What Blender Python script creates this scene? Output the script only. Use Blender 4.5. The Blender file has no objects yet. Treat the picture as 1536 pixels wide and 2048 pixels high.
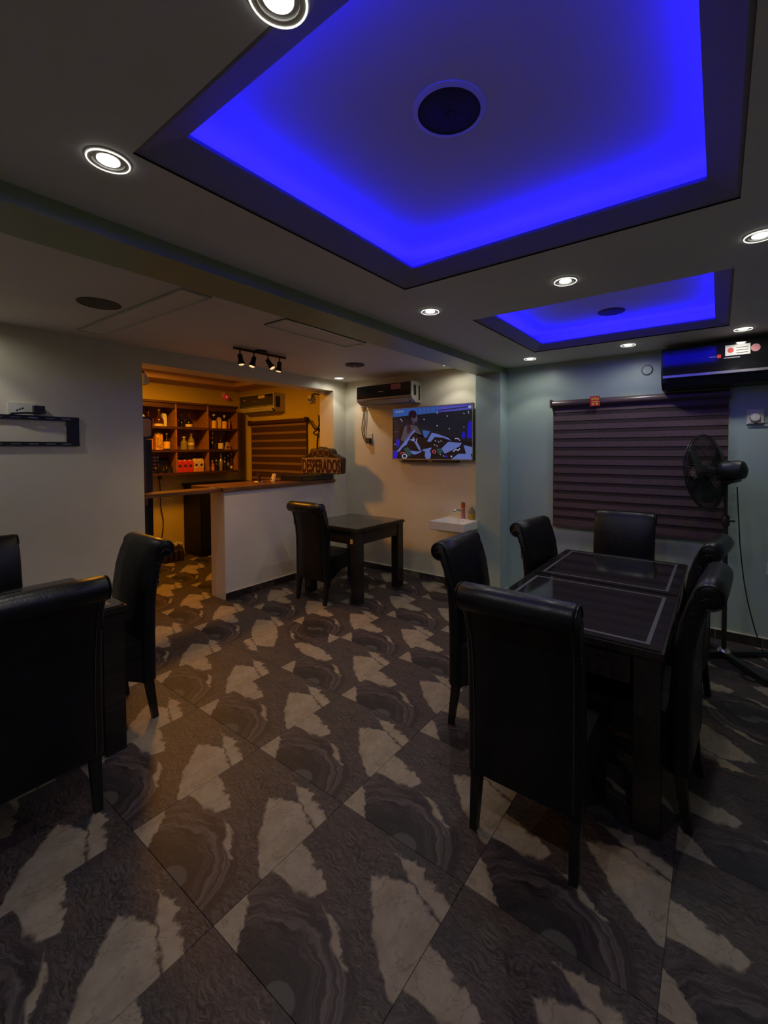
import bpy, bmesh, math, random
from mathutils import Vector, Matrix
random.seed(7)
S = bpy.context.scene
C = S.collection
PI = math.pi
R = math.radians

# ------------------------------------------------------------------ camera
cam = bpy.data.cameras.new('camera'); camo = bpy.data.objects.new('camera', cam); C.objects.link(camo)
cam.sensor_fit = 'VERTICAL'; cam.sensor_height = 36.0; cam.lens = 862.3 * 36 / 2048
cam.shift_x = -(810.9 - 768) / 2048; cam.shift_y = -(1024 - 919.8) / 2048
cam.clip_start = 0.02
rv, uv_, fv = Vector((0.80885, 0.587998, -0.0045)), Vector((-0.010826, 0.022541, 0.999687)), Vector((-0.587916, 0.808548, -0.024598))
camo.matrix_world = Matrix((( rv.x, uv_.x, -fv.x, 1.920), (rv.y, uv_.y, -fv.y, -0.7354), (rv.z, uv_.z, -fv.z, 1.5544), (0, 0, 0, 1)))
S.camera = camo

# ------------------------------------------------------------------ world, exposure
w = bpy.data.worlds.new('night'); S.world = w; w.use_nodes = True
w.node_tree.nodes['Background'].inputs[0].default_value = (0.5, 0.55, 0.7, 1)
w.node_tree.nodes['Background'].inputs[1].default_value = 0.002
S.view_settings.view_transform = 'Standard'; S.view_settings.look = 'None'
S.view_settings.exposure = -0.42; S.view_settings.gamma = 1.0
S.view_settings.use_curve_mapping = False

# light levels of the room's own lamps
P_DOWN = 10.0      # ceiling downlights, main beam (W each)
P_WIDE = 7.0       # the same lamps' wide spill through the diffuser
P_LED = 3.8       # blue strip in the ceiling trays (W per metre)
P_BAR = 62.0      # warm lamp of the bar
P_TRACK = 12.0     # each track spot

# ------------------------------------------------------------------ helpers
def vec(*a): return Vector(a)

class MB:
    """collects shapes into one bmesh"""
    def __init__(s): s.bm = bmesh.new(); s.mi = 0
    def _f(s, vs):
        try:
            f = s.bm.faces.new(vs); f.material_index = s.mi; return f
        except ValueError: return None
    def box(s, x0, x1, y0, y1, z0, z1, m=None):
        c = [(x0,y0,z0),(x1,y0,z0),(x1,y1,z0),(x0,y1,z0),(x0,y0,z1),(x1,y0,z1),(x1,y1,z1),(x0,y1,z1)]
        v = [s.bm.verts.new(m @ Vector(p) if m else p) for p in c]
        for q in ((0,3,2,1),(4,5,6,7),(0,1,5,4),(1,2,6,5),(2,3,7,6),(3,0,4,7)): s._f([v[i] for i in q])
        return s
    def quad(s, *pts): s._f([s.bm.verts.new(p) for p in pts]); return s
    def tube(s, pts, r, n=8, cap=True):
        pts = [Vector(p) for p in pts]; rr = r if isinstance(r, (list, tuple)) else [r]*len(pts)
        rings = []; prev = None
        for i, p in enumerate(pts):
            t = (pts[min(i+1, len(pts)-1)] - pts[max(i-1, 0)]).normalized()
            if prev is None:
                a = Vector((0,0,1)) if abs(t.z) < .9 else Vector((1,0,0)); nrm = t.cross(a).normalized()
            else: nrm = (prev - t * prev.dot(t)).normalized()
            prev = nrm; b = t.cross(nrm)
            rings.append([s.bm.verts.new(p + (nrm*math.cos(2*PI*k/n) + b*math.sin(2*PI*k/n))*rr[i]) for k in range(n)])
        for a, b in zip(rings, rings[1:]):
            for k in range(n): s._f([a[k], a[(k+1)%n], b[(k+1)%n], b[k]])
        if cap: s._f(rings[0][::-1]); s._f(rings[-1])
        return s
    def lathe(s, prof, n=16, m=None, cap=True):
        rings = []
        for r, z in prof:
            ring = []
            for k in range(n):
                p = Vector((r*math.cos(2*PI*k/n), r*math.sin(2*PI*k/n), z)); ring.append(s.bm.verts.new(m @ p if m else p))
            rings.append(ring)
        for a, b in zip(rings, rings[1:]):
            for k in range(n): s._f([a[k], a[(k+1)%n], b[(k+1)%n], b[k]])
        if cap:
            if prof[0][0] > 1e-5: s._f(rings[0][::-1])
            if prof[-1][0] > 1e-5: s._f(rings[-1])
        return s
    def prism(s, poly, h0, h1, f):
        """poly of 2d points; f(a,b,h)->3d"""
        a = [s.bm.verts.new(f(u, v, h0)) for u, v in poly]; b = [s.bm.verts.new(f(u, v, h1)) for u, v in poly]
        n = len(poly); s._f(a[::-1]); s._f(b)
        for i in range(n): s._f([a[i], a[(i+1)%n], b[(i+1)%n], b[i]])
        return s
    def bevel(s, w, seg=2, ang=0.5):
        es = [e for e in s.bm.edges if len(e.link_faces) == 2 and e.calc_face_angle(0) > ang]
        bmesh.ops.bevel(s.bm, geom=es, offset=w, segments=seg, affect='EDGES', profile=.6, clamp_overlap=True)
        return s
    def mesh(s, name, mats, smooth=None):
        bmesh.ops.remove_doubles(s.bm, verts=s.bm.verts, dist=1e-6)
        bmesh.ops.recalc_face_normals(s.bm, faces=s.bm.faces)
        me = bpy.data.meshes.new(name); s.bm.to_mesh(me); s.bm.free()
        for m in (mats if isinstance(mats, (list, tuple)) else [mats]): me.materials.append(m)
        if smooth:
            for p in me.polygons: p.use_smooth = True
            try: me.set_sharp_from_angle(angle=R(smooth))
            except Exception: pass
        return me
    def obj(s, name, mats, parent=None, smooth=None, loc=None, rz=0):
        o = bpy.data.objects.new(name, s.mesh(name, mats, smooth)); C.objects.link(o)
        if parent: o.parent = parent
        if loc: o.location = loc
        if rz: o.rotation_euler = (0, 0, rz)
        return o

def tag(o, label=None, cat=None, group=None, kind=None):
    if label: o['label'] = label
    if cat: o['category'] = cat
    if group: o['group'] = group
    if kind: o['kind'] = kind
    return o
def thing(name, label, cat, loc=(0,0,0), rz=0, group=None):
    o = bpy.data.objects.new(name, None); C.objects.link(o); o.empty_display_size = .1
    o.location = loc; o.rotation_euler = (0, 0, rz)
    return tag(o, label, cat, group)
def copy_tree(o, parent=None):
    c = o.copy(); C.objects.link(c)
    if parent: c.parent = parent
    for ch in list(o.children): copy_tree(ch, c)
    return c
def struct(o): o['kind'] = 'structure'; return o
def aim(d, up=(0,0,1)):
    return Vector(d).to_track_quat('-Z', 'Y').to_matrix().to_4x4()
def catmull(pts, n=8):
    P = [Vector(p) for p in pts]; P = [2*P[0]-P[1]] + P + [2*P[-1]-P[-2]]; out = []
    for i in range(1, len(P)-2):
        for k in range(n):
            t = k/n; a, b, c, d = P[i-1:i+3]
            out.append(.5*((2*b) + (c-a)*t + (2*a-5*b+4*c-d)*t*t + (3*b-a-3*c+d)*t**3))
    out.append(P[-2]); return out

# ------------------------------------------------------------------ node expressions
class X:
    def __init__(s, nt, sock): s.nt, s.s = nt, sock
    def _m(s, op, *a, **k):
        n = s.nt.nodes.new('ShaderNodeMath'); n.operation = op
        for i, v in enumerate((s,)+a):
            if isinstance(v, X): s.nt.links.new(v.s, n.inputs[i])
            else: n.inputs[i].default_value = v
        return X(s.nt, n.outputs[0])
    def __add__(s, o): return s._m('ADD', o)
    __radd__ = __add__
    def __sub__(s, o): return s._m('SUBTRACT', o)
    def __rsub__(s, o): return (s*-1.0)+o
    def __mul__(s, o): return s._m('MULTIPLY', o)
    __rmul__ = __mul__
    def max(s, o): return s._m('MAXIMUM', o)
    def min(s, o): return s._m('MINIMUM', o)
    def sqrt(s): return s._m('SQRT')
    def sin(s): return s._m('SINE')
    def pow(s, e): return s._m('POWER', e)
    def step(s, a, b, lo=0.0, hi=1.0):
        n = s.nt.nodes.new('ShaderNodeMapRange'); n.interpolation_type = 'SMOOTHSTEP'
        s.nt.links.new(s.s, n.inputs[0])
        for i, v in enumerate((a, b, lo, hi)): n.inputs[i+1].default_value = v
        return X(s.nt, n.outputs[0])
def mixc(nt, f, a, b):
    n = nt.nodes.new('ShaderNodeMix'); n.data_type = 'RGBA'
    nt.links.new(f.s, n.inputs[0])
    for v, i in ((a, 6), (b, 7)):
        if isinstance(v, tuple): n.inputs[i].default_value = (*v, 1)
        else: nt.links.new(v, n.inputs[i])
    return n.outputs[2]
def noise(nt, vecsock, scale, detail=4, rough=.55, out=0, dist=0):
    n = nt.nodes.new('ShaderNodeTexNoise'); n.inputs['Scale'].default_value = scale; n.inputs['Detail'].default_value = detail
    n.inputs['Roughness'].default_value = rough; n.inputs['Distortion'].default_value = dist
    if vecsock is not None: nt.links.new(vecsock, n.inputs['Vector'])
    return X(nt, n.outputs[0]) if out == 0 else n.outputs[1]
def base_mat(name):
    m = bpy.data.materials.new(name); m.use_nodes = True; nt = m.node_tree
    return m, nt, nt.nodes['Principled BSDF']
def coords(nt, which='Object'):
    return nt.nodes.new('ShaderNodeTexCoord').outputs[which]
def bump(nt, b, h, strength, dist=.01):
    n = nt.nodes.new('ShaderNodeBump'); n.inputs['Strength'].default_value = strength; n.inputs['Distance'].default_value = dist
    nt.links.new(h.s, n.inputs['Height']); nt.links.new(n.outputs[0], b.inputs['Normal'])

def plain(name, col, rough=.5, metal=0., var=.12, scale=9., bmp=0., coat=0., trans=0., spec=None):
    m, nt, b = base_mat(name)
    b.inputs['Roughness'].default_value = rough; b.inputs['Metallic'].default_value = metal
    n = noise(nt, coords(nt), scale)
    lo = tuple(c*(1-var) for c in col); hi = tuple(min(1, c*(1+var)) for c in col)
    nt.links.new(mixc(nt, n.step(.3, .7), lo, hi), b.inputs['Base Color'])
    if bmp: bump(nt, b, noise(nt, coords(nt), scale*6), bmp)
    if coat: b.inputs['Coat Weight'].default_value = coat; b.inputs['Coat Roughness'].default_value = .06
    if trans: b.inputs['Transmission Weight'].default_value = trans
    if spec is not None: b.inputs['Specular IOR Level'].default_value = spec
    return m
def emit(name, col, strength):
    m, nt, b = base_mat(name)
    b.inputs['Base Color'].default_value = (*[min(1, c*.3) for c in col], 1)
    b.inputs['Emission Color'].default_value = (*col, 1); b.inputs['Emission Strength'].default_value = strength
    return m
def wood(name, c0, c1, rough=.35, axis=1, scale=3.):
    m, nt, b = base_mat(name)
    mp = nt.nodes.new('ShaderNodeMapping'); nt.links.new(coords(nt), mp.inputs[0])
    sc = [14, 14, 14]; sc[axis] = 1.2; mp.inputs['Scale'].default_value = sc
    n = noise(nt, mp.outputs[0], scale, 6, .6, dist=.6)
    nt.links.new(mixc(nt, n.step(.35, .68), c0, c1), b.inputs['Base Color']); b.inputs['Roughness'].default_value = rough
    return m
def paint(name, col, rough=.45):
    m, nt, b = base_mat(name)
    co = coords(nt)
    n = noise(nt, co, 1.7, 5); lo = tuple(c*.93 for c in col)
    nt.links.new(mixc(nt, n.step(.35, .65), lo, col), b.inputs['Base Color'])
    b.inputs['Roughness'].default_value = rough
    bump(nt, b, noise(nt, co, 26, 3), .05, .004)
    return m

def marble():
    """swirled grey, plum and cream marble printed on every tile; uv: u along y, v along x"""
    m, nt, b = base_mat('marble_tile')
    uvn = coords(nt, 'UV')
    def sep(v):
        n = nt.nodes.new('ShaderNodeSeparateXYZ'); nt.links.new(v, n.inputs[0]); return X(nt, n.outputs[0]), X(nt, n.outputs[1])
    def comb(x, y):
        n = nt.nodes.new('ShaderNodeCombineXYZ'); nt.links.new(x.s, n.inputs[0]); nt.links.new(y.s, n.inputs[1]); return n.outputs[0]
    u0, v0 = sep(uvn)
    big = noise(nt, uvn, 3.2, 3, out=1); fine = noise(nt, uvn, 13, 4, out=1)
    bx, by = sep(big); fx, fy = sep(fine)
    u = u0 + (bx-.5)*.15 + (fx-.5)*.04; v = v0 + (by-.5)*.15 + (fy-.5)*.04
    def poly(pts, u, v):
        cx = sum(p[0] for p in pts)/len(pts); cy = sum(p[1] for p in pts)/len(pts); d = None
        for i, (ax, ay) in enumerate(pts):
            ex, ey = pts[(i+1) % len(pts)]; nx, ny = ey-ay, ax-ex; L = math.hypot(nx, ny); nx /= L; ny /= L
            c = nx*ax + ny*ay
            if nx*cx + ny*cy > c: nx, ny, c = -nx, -ny, -c
            t = u*nx + v*ny - c
            d = t if d is None else d.max(t)
        return d
    fine_l = noise(nt, uvn, 8, 4, .6)
    # arcs of strata around a centre near the low edge
    du = u + .12; dv = v - .42
    rr = (du*du + dv*dv).sqrt() + (noise(nt, uvn, 2.2, 2, .5)-.5)*.16 + (fine_l-.5)*.018
    st = (rr*96.0).sin()*.5 + .5
    st2 = (rr*205.0 + (fx-.5)*4).sin()*.5 + .5
    streak_map = nt.nodes.new('ShaderNodeMapping'); nt.links.new(comb(u, v), streak_map.inputs[0])
    streak_map.inputs['Rotation'].default_value = (0, 0, R(-38)); streak_map.inputs['Scale'].default_value = (44, 10, 1)
    streak = noise(nt, streak_map.outputs[0], 1.6, 8, .68, dist=1.2)
    cloud = noise(nt, uvn, 2.3, 3)
    rocky = mixc(nt, streak.step(.36, .66), (.016, .012, .014), (.088, .070, .074))
    rocky = mixc(nt, (cloud.step(.48, .68))*.62, rocky, (.026, .029, .038))
    cloud2 = noise(nt, comb(u*1.7+3.1, v*1.7), 2.6, 4, .6); rocky = mixc(nt, (cloud2.step(.50, .66))*.5, rocky, (.060, .038, .040))
    fleck = noise(nt, streak_map.outputs[0], 3.4, 6, .7, dist=2.); rocky = mixc(nt, (fleck.step(.60, .72))*.45, rocky, (.17, .145, .14))
    along = noise(nt, comb(rr*30.0, dv*2.2 + du*1.2), 1.0, 7, .68)
    swoosh = mixc(nt, along.step(.36, .70), (.011, .008, .013), (.105, .082, .090))
    swoosh = mixc(nt, (noise(nt, comb(rr*12.0 + 5.0, dv*1.5), 1.0, 3, .5)).step(.5, .68)*.6, swoosh, (.045, .028, .036))
    swoosh = mixc(nt, rr.step(.40, .25)*.9, swoosh, (.012, .012, .018))
    col = mixc(nt, rr.step(.58, .49), rocky, swoosh)
    # pale fine lines in the strata
    col = mixc(nt, (along.step(.66, .76))*(rr.step(.36, .44))*(rr.step(.62, .52))*.6, col, (.16, .13, .12))
    # grey pebble on the low edge
    eu = (u0-.0)*1.0; ev = (v0-.55)
    pe = ((eu*eu)*1.6 + ev*ev).sqrt()
    col = mixc(nt, pe.step(.098, .085)*.8, col, (.07, .068, .07))
    # cream slabs
    d = poly([(-.3, -.3), (.5, -.3), (.21, 0), (.03, .30), (-.3, .6)], u, v)
    d = d.min(poly([(.38, -.2), (.68, -.2), (.50, .36), (.40, .30)], u, v))
    dm = poly([(.74, .50), (.80, .74), (.64, 1.2), (.24, 1.2), (.32, .98), (.52, .72)], u, v)
    dl = poly([(.90, .56), (.95, .67), (.76, 1.2), (.66, 1.2), (.82, .72)], u, v)
    ds = poly([(.40, .42), (.36, .60), (.28, .72), (.31, .58)], u, v)
    d = d.min(dm).min(dl).min(ds)
    cn = noise(nt, uvn, 7, 6, .65)
    cream = mixc(nt, cn.step(.3, .7), (.205, .168, .13), (.28, .237, .19))
    vein = ((dm*1.0)._m('ABSOLUTE')).step(.016, .004)
    col = mixc(nt, (d+.028)._m('ABSOLUTE').step(.030, .004)*.75, col, (.03, .024, .022))
    col = mixc(nt, (d + (noise(nt, uvn, 26, 5)-.5)*.05).step(.012, -.010), col, cream)
    vm = (noise(nt, uvn, 4.5, 5, .6, dist=.8)-.5)._m('ABSOLUTE').step(.014, .003)
    col = mixc(nt, vm*.35, col, (.05, .038, .034))
    nt.links.new(col, b.inputs['Base Color'])
    b.inputs['Roughness'].default_value = .5; b.inputs['Specular IOR Level'].default_value = .3
    return m

M = {}
M['tile'] = marble()
M['grout'] = plain('grout', (.10, .088, .075), .8)
M['ceil'] = paint('ceiling_paint', (.78, .78, .79), .6)
M['border'] = paint('tray_border_blue_glare', (.30, .29, .42), .6)  # violet tint puts the blue glare of the trays into the border colour
M['ceilL'] = paint('ceiling_paint_left', (.76, .72, .68), .6)
M['cream'] = paint('cream_wall_paint', (.72, .68, .53), .33)
M['green'] = paint('pale_green_wall_paint', (.37, .49, .44), .4)
M['beam'] = paint('green_beam_paint', (.33, .40, .24), .4)
M['bar'] = paint('bar_wall_paint', (.56, .44, .08), .45)
M['barceil'] = paint('bar_ceiling_paint', (.62, .42, .26), .5)
M['counter'] = paint('counter_paint', (.74, .70, .66), .5)
M['white'] = plain('white_plastic', (.62, .62, .58), .35)
M['ivory'] = plain('ivory_plastic', (.55, .52, .42), .4)
M['black'] = plain('black_plastic', (.012, .012, .013), .35)
M['blackmet'] = plain('black_metal', (.014, .014, .016), .4, .3)
M['iron'] = plain('dark_iron', (.026, .034, .036), .45, .4)
M['gloss'] = plain('black_gloss_panel', (.008, .008, .010), .08, coat=.6)
M['fridge'] = plain('fridge_black', (.004, .004, .005), .45, spec=.2)
M['chrome'] = plain('chrome', (.7, .7, .72), .12, 1.)
M['silver'] = plain('silver_trim', (.45, .45, .46), .3, .8)
M['lens'] = emit('lamp_lens', (1., .97, .88), 5.0)
M['glow'] = emit('lamp_glow_ring', (1., .97, .85), 2.2)
M['ring'] = plain('lamp_ring', (.75, .75, .72), .3, .2)
M['mesh'] = plain('speaker_mesh', (.025, .024, .026), .7, bmp=.4, scale=60)
M['meshbrown'] = plain('speaker_mesh_brown', (.10, .085, .075), .7, bmp=.4, scale=60)
M['tablewood'] = wood('black_table_wood', (.010, .008, .009), (.022, .017, .016), .28, 1)
M['glass'] = plain('smoked_glass', (.012, .012, .015), .07, var=.05, coat=.4)
M['frost'] = plain('frosted_glass_border', (.085, .085, .10), .35)
M['leather'] = None
def leather():
    m, nt, b = base_mat('black_leather')
    co = coords(nt); n = noise(nt, co, 5)
    nt.links.new(mixc(nt, n.step(.3, .7), (.0025, .0025, .004), (.006, .0055, .0095)), b.inputs['Base Color'])
    b.inputs['Roughness'].default_value = .36; b.inputs['Specular IOR Level'].default_value = .36
    v = nt.nodes.new('ShaderNodeTexVoronoi'); v.inputs['Scale'].default_value = 150; nt.links.new(co, v.inputs['Vector'])
    h = X(nt, v.outputs[0])*.25 + noise(nt, co, 9, 3)*2.2
    bump(nt, b, h, .22, .006)
    return m
M['leather'] = leather()
def leather_wrinkled():
    m = M['leather'].copy(); m.name = 'gathered_leather'
    for n in m.node_tree.nodes:
        if n.type == 'BUMP': n.inputs['Strength'].default_value = .6
    return m
M['gather'] = leather_wrinkled()
M['stitch'] = plain('grey_stitching', (.05, .05, .06), .7)
M['legwood'] = plain('black_leg_wood', (.008, .007, .008), .4)
M['blind'] = plain('plum_blind_fabric', (.095, .060, .074), .75, scale=40)
M['blind2'] = plain('plum_blind_sheer', (.030, .018, .023), .8, scale=40)
M['blindrail'] = plain('plum_blind_rail', (.085, .058, .066), .3)
M['bblind'] = plain('brown_blind_fabric', (.20, .11, .07), .7, scale=30)
M['bblind2'] = plain('brown_blind_sheer', (.045, .018, .012), .8, scale=30)
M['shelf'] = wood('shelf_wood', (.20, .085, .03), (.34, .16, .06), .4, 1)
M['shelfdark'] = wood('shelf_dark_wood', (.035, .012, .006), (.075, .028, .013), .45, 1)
M['top'] = wood('worktop_wood', (.10, .042, .02), (.20, .09, .045), .3, 1)
M['porcelain'] = plain('porcelain', (.66, .65, .64), .12, var=.04)
M['red'] = plain('red_card', (.55, .03, .03), .5)
M['orange'] = plain('orange_card', (.62, .24, .06), .5)
M['creamcard'] = plain('cream_card', (.62, .46, .22), .5)
M['darkglass'] = plain('dark_bottle_glass', (.008, .006, .005), .1, coat=.3)
M['brownglass'] = plain('brown_bottle_glass', (.045, .012, .006), .1, coat=.3)
M['amber'] = plain('amber_liquor', (.42, .14, .02), .12, coat=.3)
M['clear'] = plain('clear_bottle', (.40, .34, .16), .1, trans=.5)
M['yellowlab'] = plain('yellow_label', (.72, .46, .06), .6)
M['orangelab'] = plain('orange_label', (.60, .25, .05), .6)
M['creamlab'] = plain('cream_label', (.62, .50, .32), .6)
M['goldbox'] = plain('gold_box', (.50, .28, .06), .4, var=.5, scale=30)
M['paper'] = plain('paper', (.66, .58, .45), .7)
M['soap'] = plain('yellow_soap', (.62, .44, .06), .15, trans=.3)
M['pink'] = plain('pink_film', (.52, .22, .24), .3)
M['band'] = plain('orange_band', (.62, .10, .03), .5)
M['tan'] = plain('tan_board', (.42, .27, .15), .5)
M['signface'] = plain('sign_black', (.012, .008, .010), .35)
M['signlet'] = plain('sign_dark_red', (.045, .006, .012), .35)
M['signline'] = plain('sign_pale_line', (.30, .24, .24), .5)
M['petclear'] = plain('clear_plastic_bottle', (.32, .28, .22), .15, trans=.35)
M['cola'] = plain('dark_soft_drink', (.02, .01, .012), .15)

# ------------------------------------------------------------------ room dimensions
XL, XLi = -2.19, -2.45          # left wall face, inner face on the bar side
YB, YW = 3.54, 3.58             # TV wall, window wall
HR, HL = 2.40, 2.46             # right and left ceilings
XR, YR = 3.2, -2.0              # walls behind and beside the camera
XB, YBL, HB = -4.62, 0.25, 2.56 # bar room
BX0, BX1, BZ = -.165, .112, 2.335

# floor and its tiles
fl = struct(MB().box(XB-.1, XR+.1, YR-.1, YW+.1, -.06, -.004).obj('floor', M['grout']))
def tile_mesh():
    bm = bmesh.new(); g = .0005; a, b = g, .6-g; e = .001
    low = [bm.verts.new(p) for p in ((a,a,-.004),(b,a,-.004),(b,b,-.004),(a,b,-.004))]
    top = [bm.verts.new(p) for p in ((a+e,a+e,0),(b-e,a+e,0),(b-e,b-e,0),(a+e,b-e,0))]
    mid = [bm.verts.new(p) for p in ((a,a,-.0015),(b,a,-.0015),(b,b,-.0015),(a,b,-.0015))]
    bm.faces.new(top)
    for lo, hi in ((low, mid), (mid, top)):
        for i in range(4): bm.faces.new([lo[i], lo[(i+1)%4], hi[(i+1)%4], hi[i]])
    l = bm.loops.layers.uv.new('UVMap')
    for f in bm.faces:
        for lp in f.loops: lp[l].uv = (lp.vert.co.y/.6, lp.vert.co.x/.6)
    me = bpy.data.meshes.new('tile'); bm.to_mesh(me); bm.free(); me.materials.append(M['tile']); return me
tm = tile_mesh()
flipped = {(2, -2), (0, -5), (4, -3), (1, -6), (3, 3), (-1, 2)}
for j in range(-8, 6):
    for i in range(-4, 6):
        x, y = j*.6, i*.6
        if y+.6 < YR or y > YW: continue
        if j <= -4 and y+.6 < YBL-.3: continue
        o = bpy.data.objects.new('tile', tm); C.objects.link(o); o.parent = fl
        if (i, j) in flipped: o.location = (x+.6, y+.6, 0); o.rotation_euler = (0, 0, PI)
        else: o.location = (x, y, 0)

# walls
lw = MB().box(XLi, XL, YR, .985, 0, HL+.2).box(XLi, XL, .985, 3.31, 2.325, HL+.2).box(XLi, XL, 3.31, YB+.1, 0, HL+.2)
lw = struct(lw.obj('wall_left', M['cream']))
struct(MB().box(XLi, BX0+.05, YB, YB+.15, 0, HL+.2).obj('wall_back', M['cream']))
struct(MB().box(BX0, XR+.1, YW, YW+.15, 0, HR+.4).obj('wall_window', M['green']))
struct(MB().box(BX0, BX1, 3.40, YW, 0, BZ).bevel(.006, 2).obj('trim_1', M['green']))       # pillar
struct(MB().box(XR, XR+.1, YR, YW+.1, 0, HR+.4).obj('wall_right', M['green']))
struct(MB().box(XB-.1, XR+.1, YR-.1, YR, 0, HL+.3).obj('wall_rear', M['cream']))
struct(MB().box(XB-.1, XB, YBL-.1, YB+.1, 0, HB+.3).obj('wall_bar_back', M['bar']))
struct(MB().box(XB, XLi, 3.52, YB+.1, 0, HB+.3).obj('wall_bar_side', M['bar']))
struct(MB().box(XB, XLi, YBL-.1, YBL, 0, HB+.3).obj('wall_bar_near', M['bar']))
# beam between the two ceilings
struct(MB().box(BX0, BX1-.012, YR, YW, BZ, HL+.25).bevel(.004, 1).obj('trim_2', M['beam']))

# left ceiling with its flat raised panels
cl = struct(MB().box(XL-.1, BX0+.02, YR, YB+.1, HL, HL+.1).obj('ceiling', M['ceilL']))
def panel(x0, x1, y0, y1, rz, cx, cy):
    m = MB().box(x0, x1, y0, y1, -.006, .002); p_ = m.obj('panel', M['ceilL'], cl, loc=(cx, cy, HL), rz=rz); e = .009
    MB().box(x0, x1, y0, y0+e, -.014, 0).box(x0, x1, y1-e, y1, -.014, 0).box(x0, x0+e, y0+e, y1-e, -.014, 0).box(x1-e, x1, y0+e, y1-e, -.014, 0).bevel(.004, 1).obj('frame', M['white'], p_)  # white strips paint in the light caught by the panels' chamfered edges
    return p_
panel(-.72, .72, -.09, .09, R(2), -1.23, .56)
panel(-.12, .12, -.42, .42, 0, -.62, 1.62)

# right ceiling with two lit trays
trays = [((.56, 1.97, -.18, 1.135), (.69, 1.878, -.091, 1.026)), ((.60, 1.97, 1.835, 3.02), (.695, 1.889, 1.95, 2.945))]
mb = MB(); T = .03
x0, x1, y0, y1 = BX1-.02, XR, YR, YW
xs = [x0, .56, 1.97, x1]
mb.box(x0, .56, y0, y1, HR, HR+T).box(1.97, x1, y0, y1, HR, HR+T)
mb.box(.56, 1.97, y0, -.18, HR, HR+T).box(.56, 1.97, 1.135, 1.835, HR, HR+T).box(.56, 1.97, 3.02, y1, HR, HR+T).box(.56, .60, 1.835, 3.02, HR, HR+T)
cr = struct(mb.obj('ceiling', M['ceil']))
ZI, ZT = 2.442, 2.56
for n, (o_, i_) in enumerate(trays):
    ox0, ox1, oy0, oy1 = o_; ix0, ix1, iy0, iy1 = i_
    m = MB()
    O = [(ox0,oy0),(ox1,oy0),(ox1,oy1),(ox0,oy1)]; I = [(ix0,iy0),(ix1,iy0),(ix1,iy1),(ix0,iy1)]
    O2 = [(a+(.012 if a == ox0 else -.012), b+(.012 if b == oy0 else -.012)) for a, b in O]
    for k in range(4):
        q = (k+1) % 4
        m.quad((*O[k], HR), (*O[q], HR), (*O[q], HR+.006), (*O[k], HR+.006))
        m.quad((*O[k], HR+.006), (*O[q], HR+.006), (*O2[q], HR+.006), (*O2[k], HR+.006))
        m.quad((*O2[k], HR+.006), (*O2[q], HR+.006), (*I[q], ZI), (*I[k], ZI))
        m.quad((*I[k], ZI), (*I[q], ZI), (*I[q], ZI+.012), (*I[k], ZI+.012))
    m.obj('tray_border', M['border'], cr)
    g = .17; tx0, tx1, ty0, ty1 = ix0-g, ix1+g, iy0-g, iy1+g
    m = MB()
    Tt = [(tx0,ty0),(tx1,ty0),(tx1,ty1),(tx0,ty1)]
    for k in range(4):
        q = (k+1) % 4
        m.quad((*I[k], ZI+.012), (*I[q], ZI+.012), (*Tt[q], ZI+.012), (*Tt[k], ZI+.012))
        m.quad((*Tt[k], ZI+.012), (*Tt[q], ZI+.012), (*Tt[q], ZT), (*Tt[k], ZT))
    m.quad((tx0,ty0,ZT),(tx1,ty0,ZT),(tx1,ty1,ZT),(tx0,ty1,ZT))
    m.obj('tray', M['ceil'], cr)
    # LED strips lying on the hidden ledge
    d = .10; lx0, lx1, ly0, ly1 = ix0-d, ix1+d, iy0-d, iy1+d
    strip = MB()
    for a, b in (((lx0,ly0),(lx1,ly0)), ((lx1,ly0),(lx1,ly1)), ((lx1,ly1),(lx0,ly1)), ((lx0,ly1),(lx0,ly0))):
        strip.tube([(*a, ZI+.017), (*b, ZI+.017)], .004, 6)
        L = math.hypot(b[0]-a[0], b[1]-a[1]); ld = bpy.data.lights.new('led_light', 'AREA'); ld.shape = 'RECTANGLE'
        ld.size = L-.03; ld.size_y = .012; ld.energy = P_LED*L; ld.color = (.006, .004, 1.)
        lo = bpy.data.objects.new('led_light', ld); C.objects.link(lo)
        cx, cy = (a[0]+b[0])/2, (a[1]+b[1])/2; mx, my = (ix0+ix1)/2, (iy0+iy1)/2
        inward = Vector((0, 1 if cy < my else -1, 0)) if abs(a[1]-b[1]) < 1e-6 else Vector((1 if cx < mx else -1, 0, 0))
        dirn = (Vector((0, 0, 1)) + inward*-.1).normalized(); xa = Vector((b[0]-a[0], b[1]-a[1], 0)).normalized()
        za = -dirn; ya = za.cross(xa)
        lo.matrix_world = Matrix(((xa.x, ya.x, za.x, cx), (xa.y, ya.y, za.y, cy), (xa.z, ya.z, za.z, ZI+.024), (0, 0, 0, 1)))
    tag(strip.obj('led_strip', emit('led_blue_%d' % n, (.02, .0, 1.), 3.)), ['blue light strip hidden on the ledge of the large ceiling tray', 'blue light strip hidden on the ledge of the small far ceiling tray'][n], 'light strip')

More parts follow.
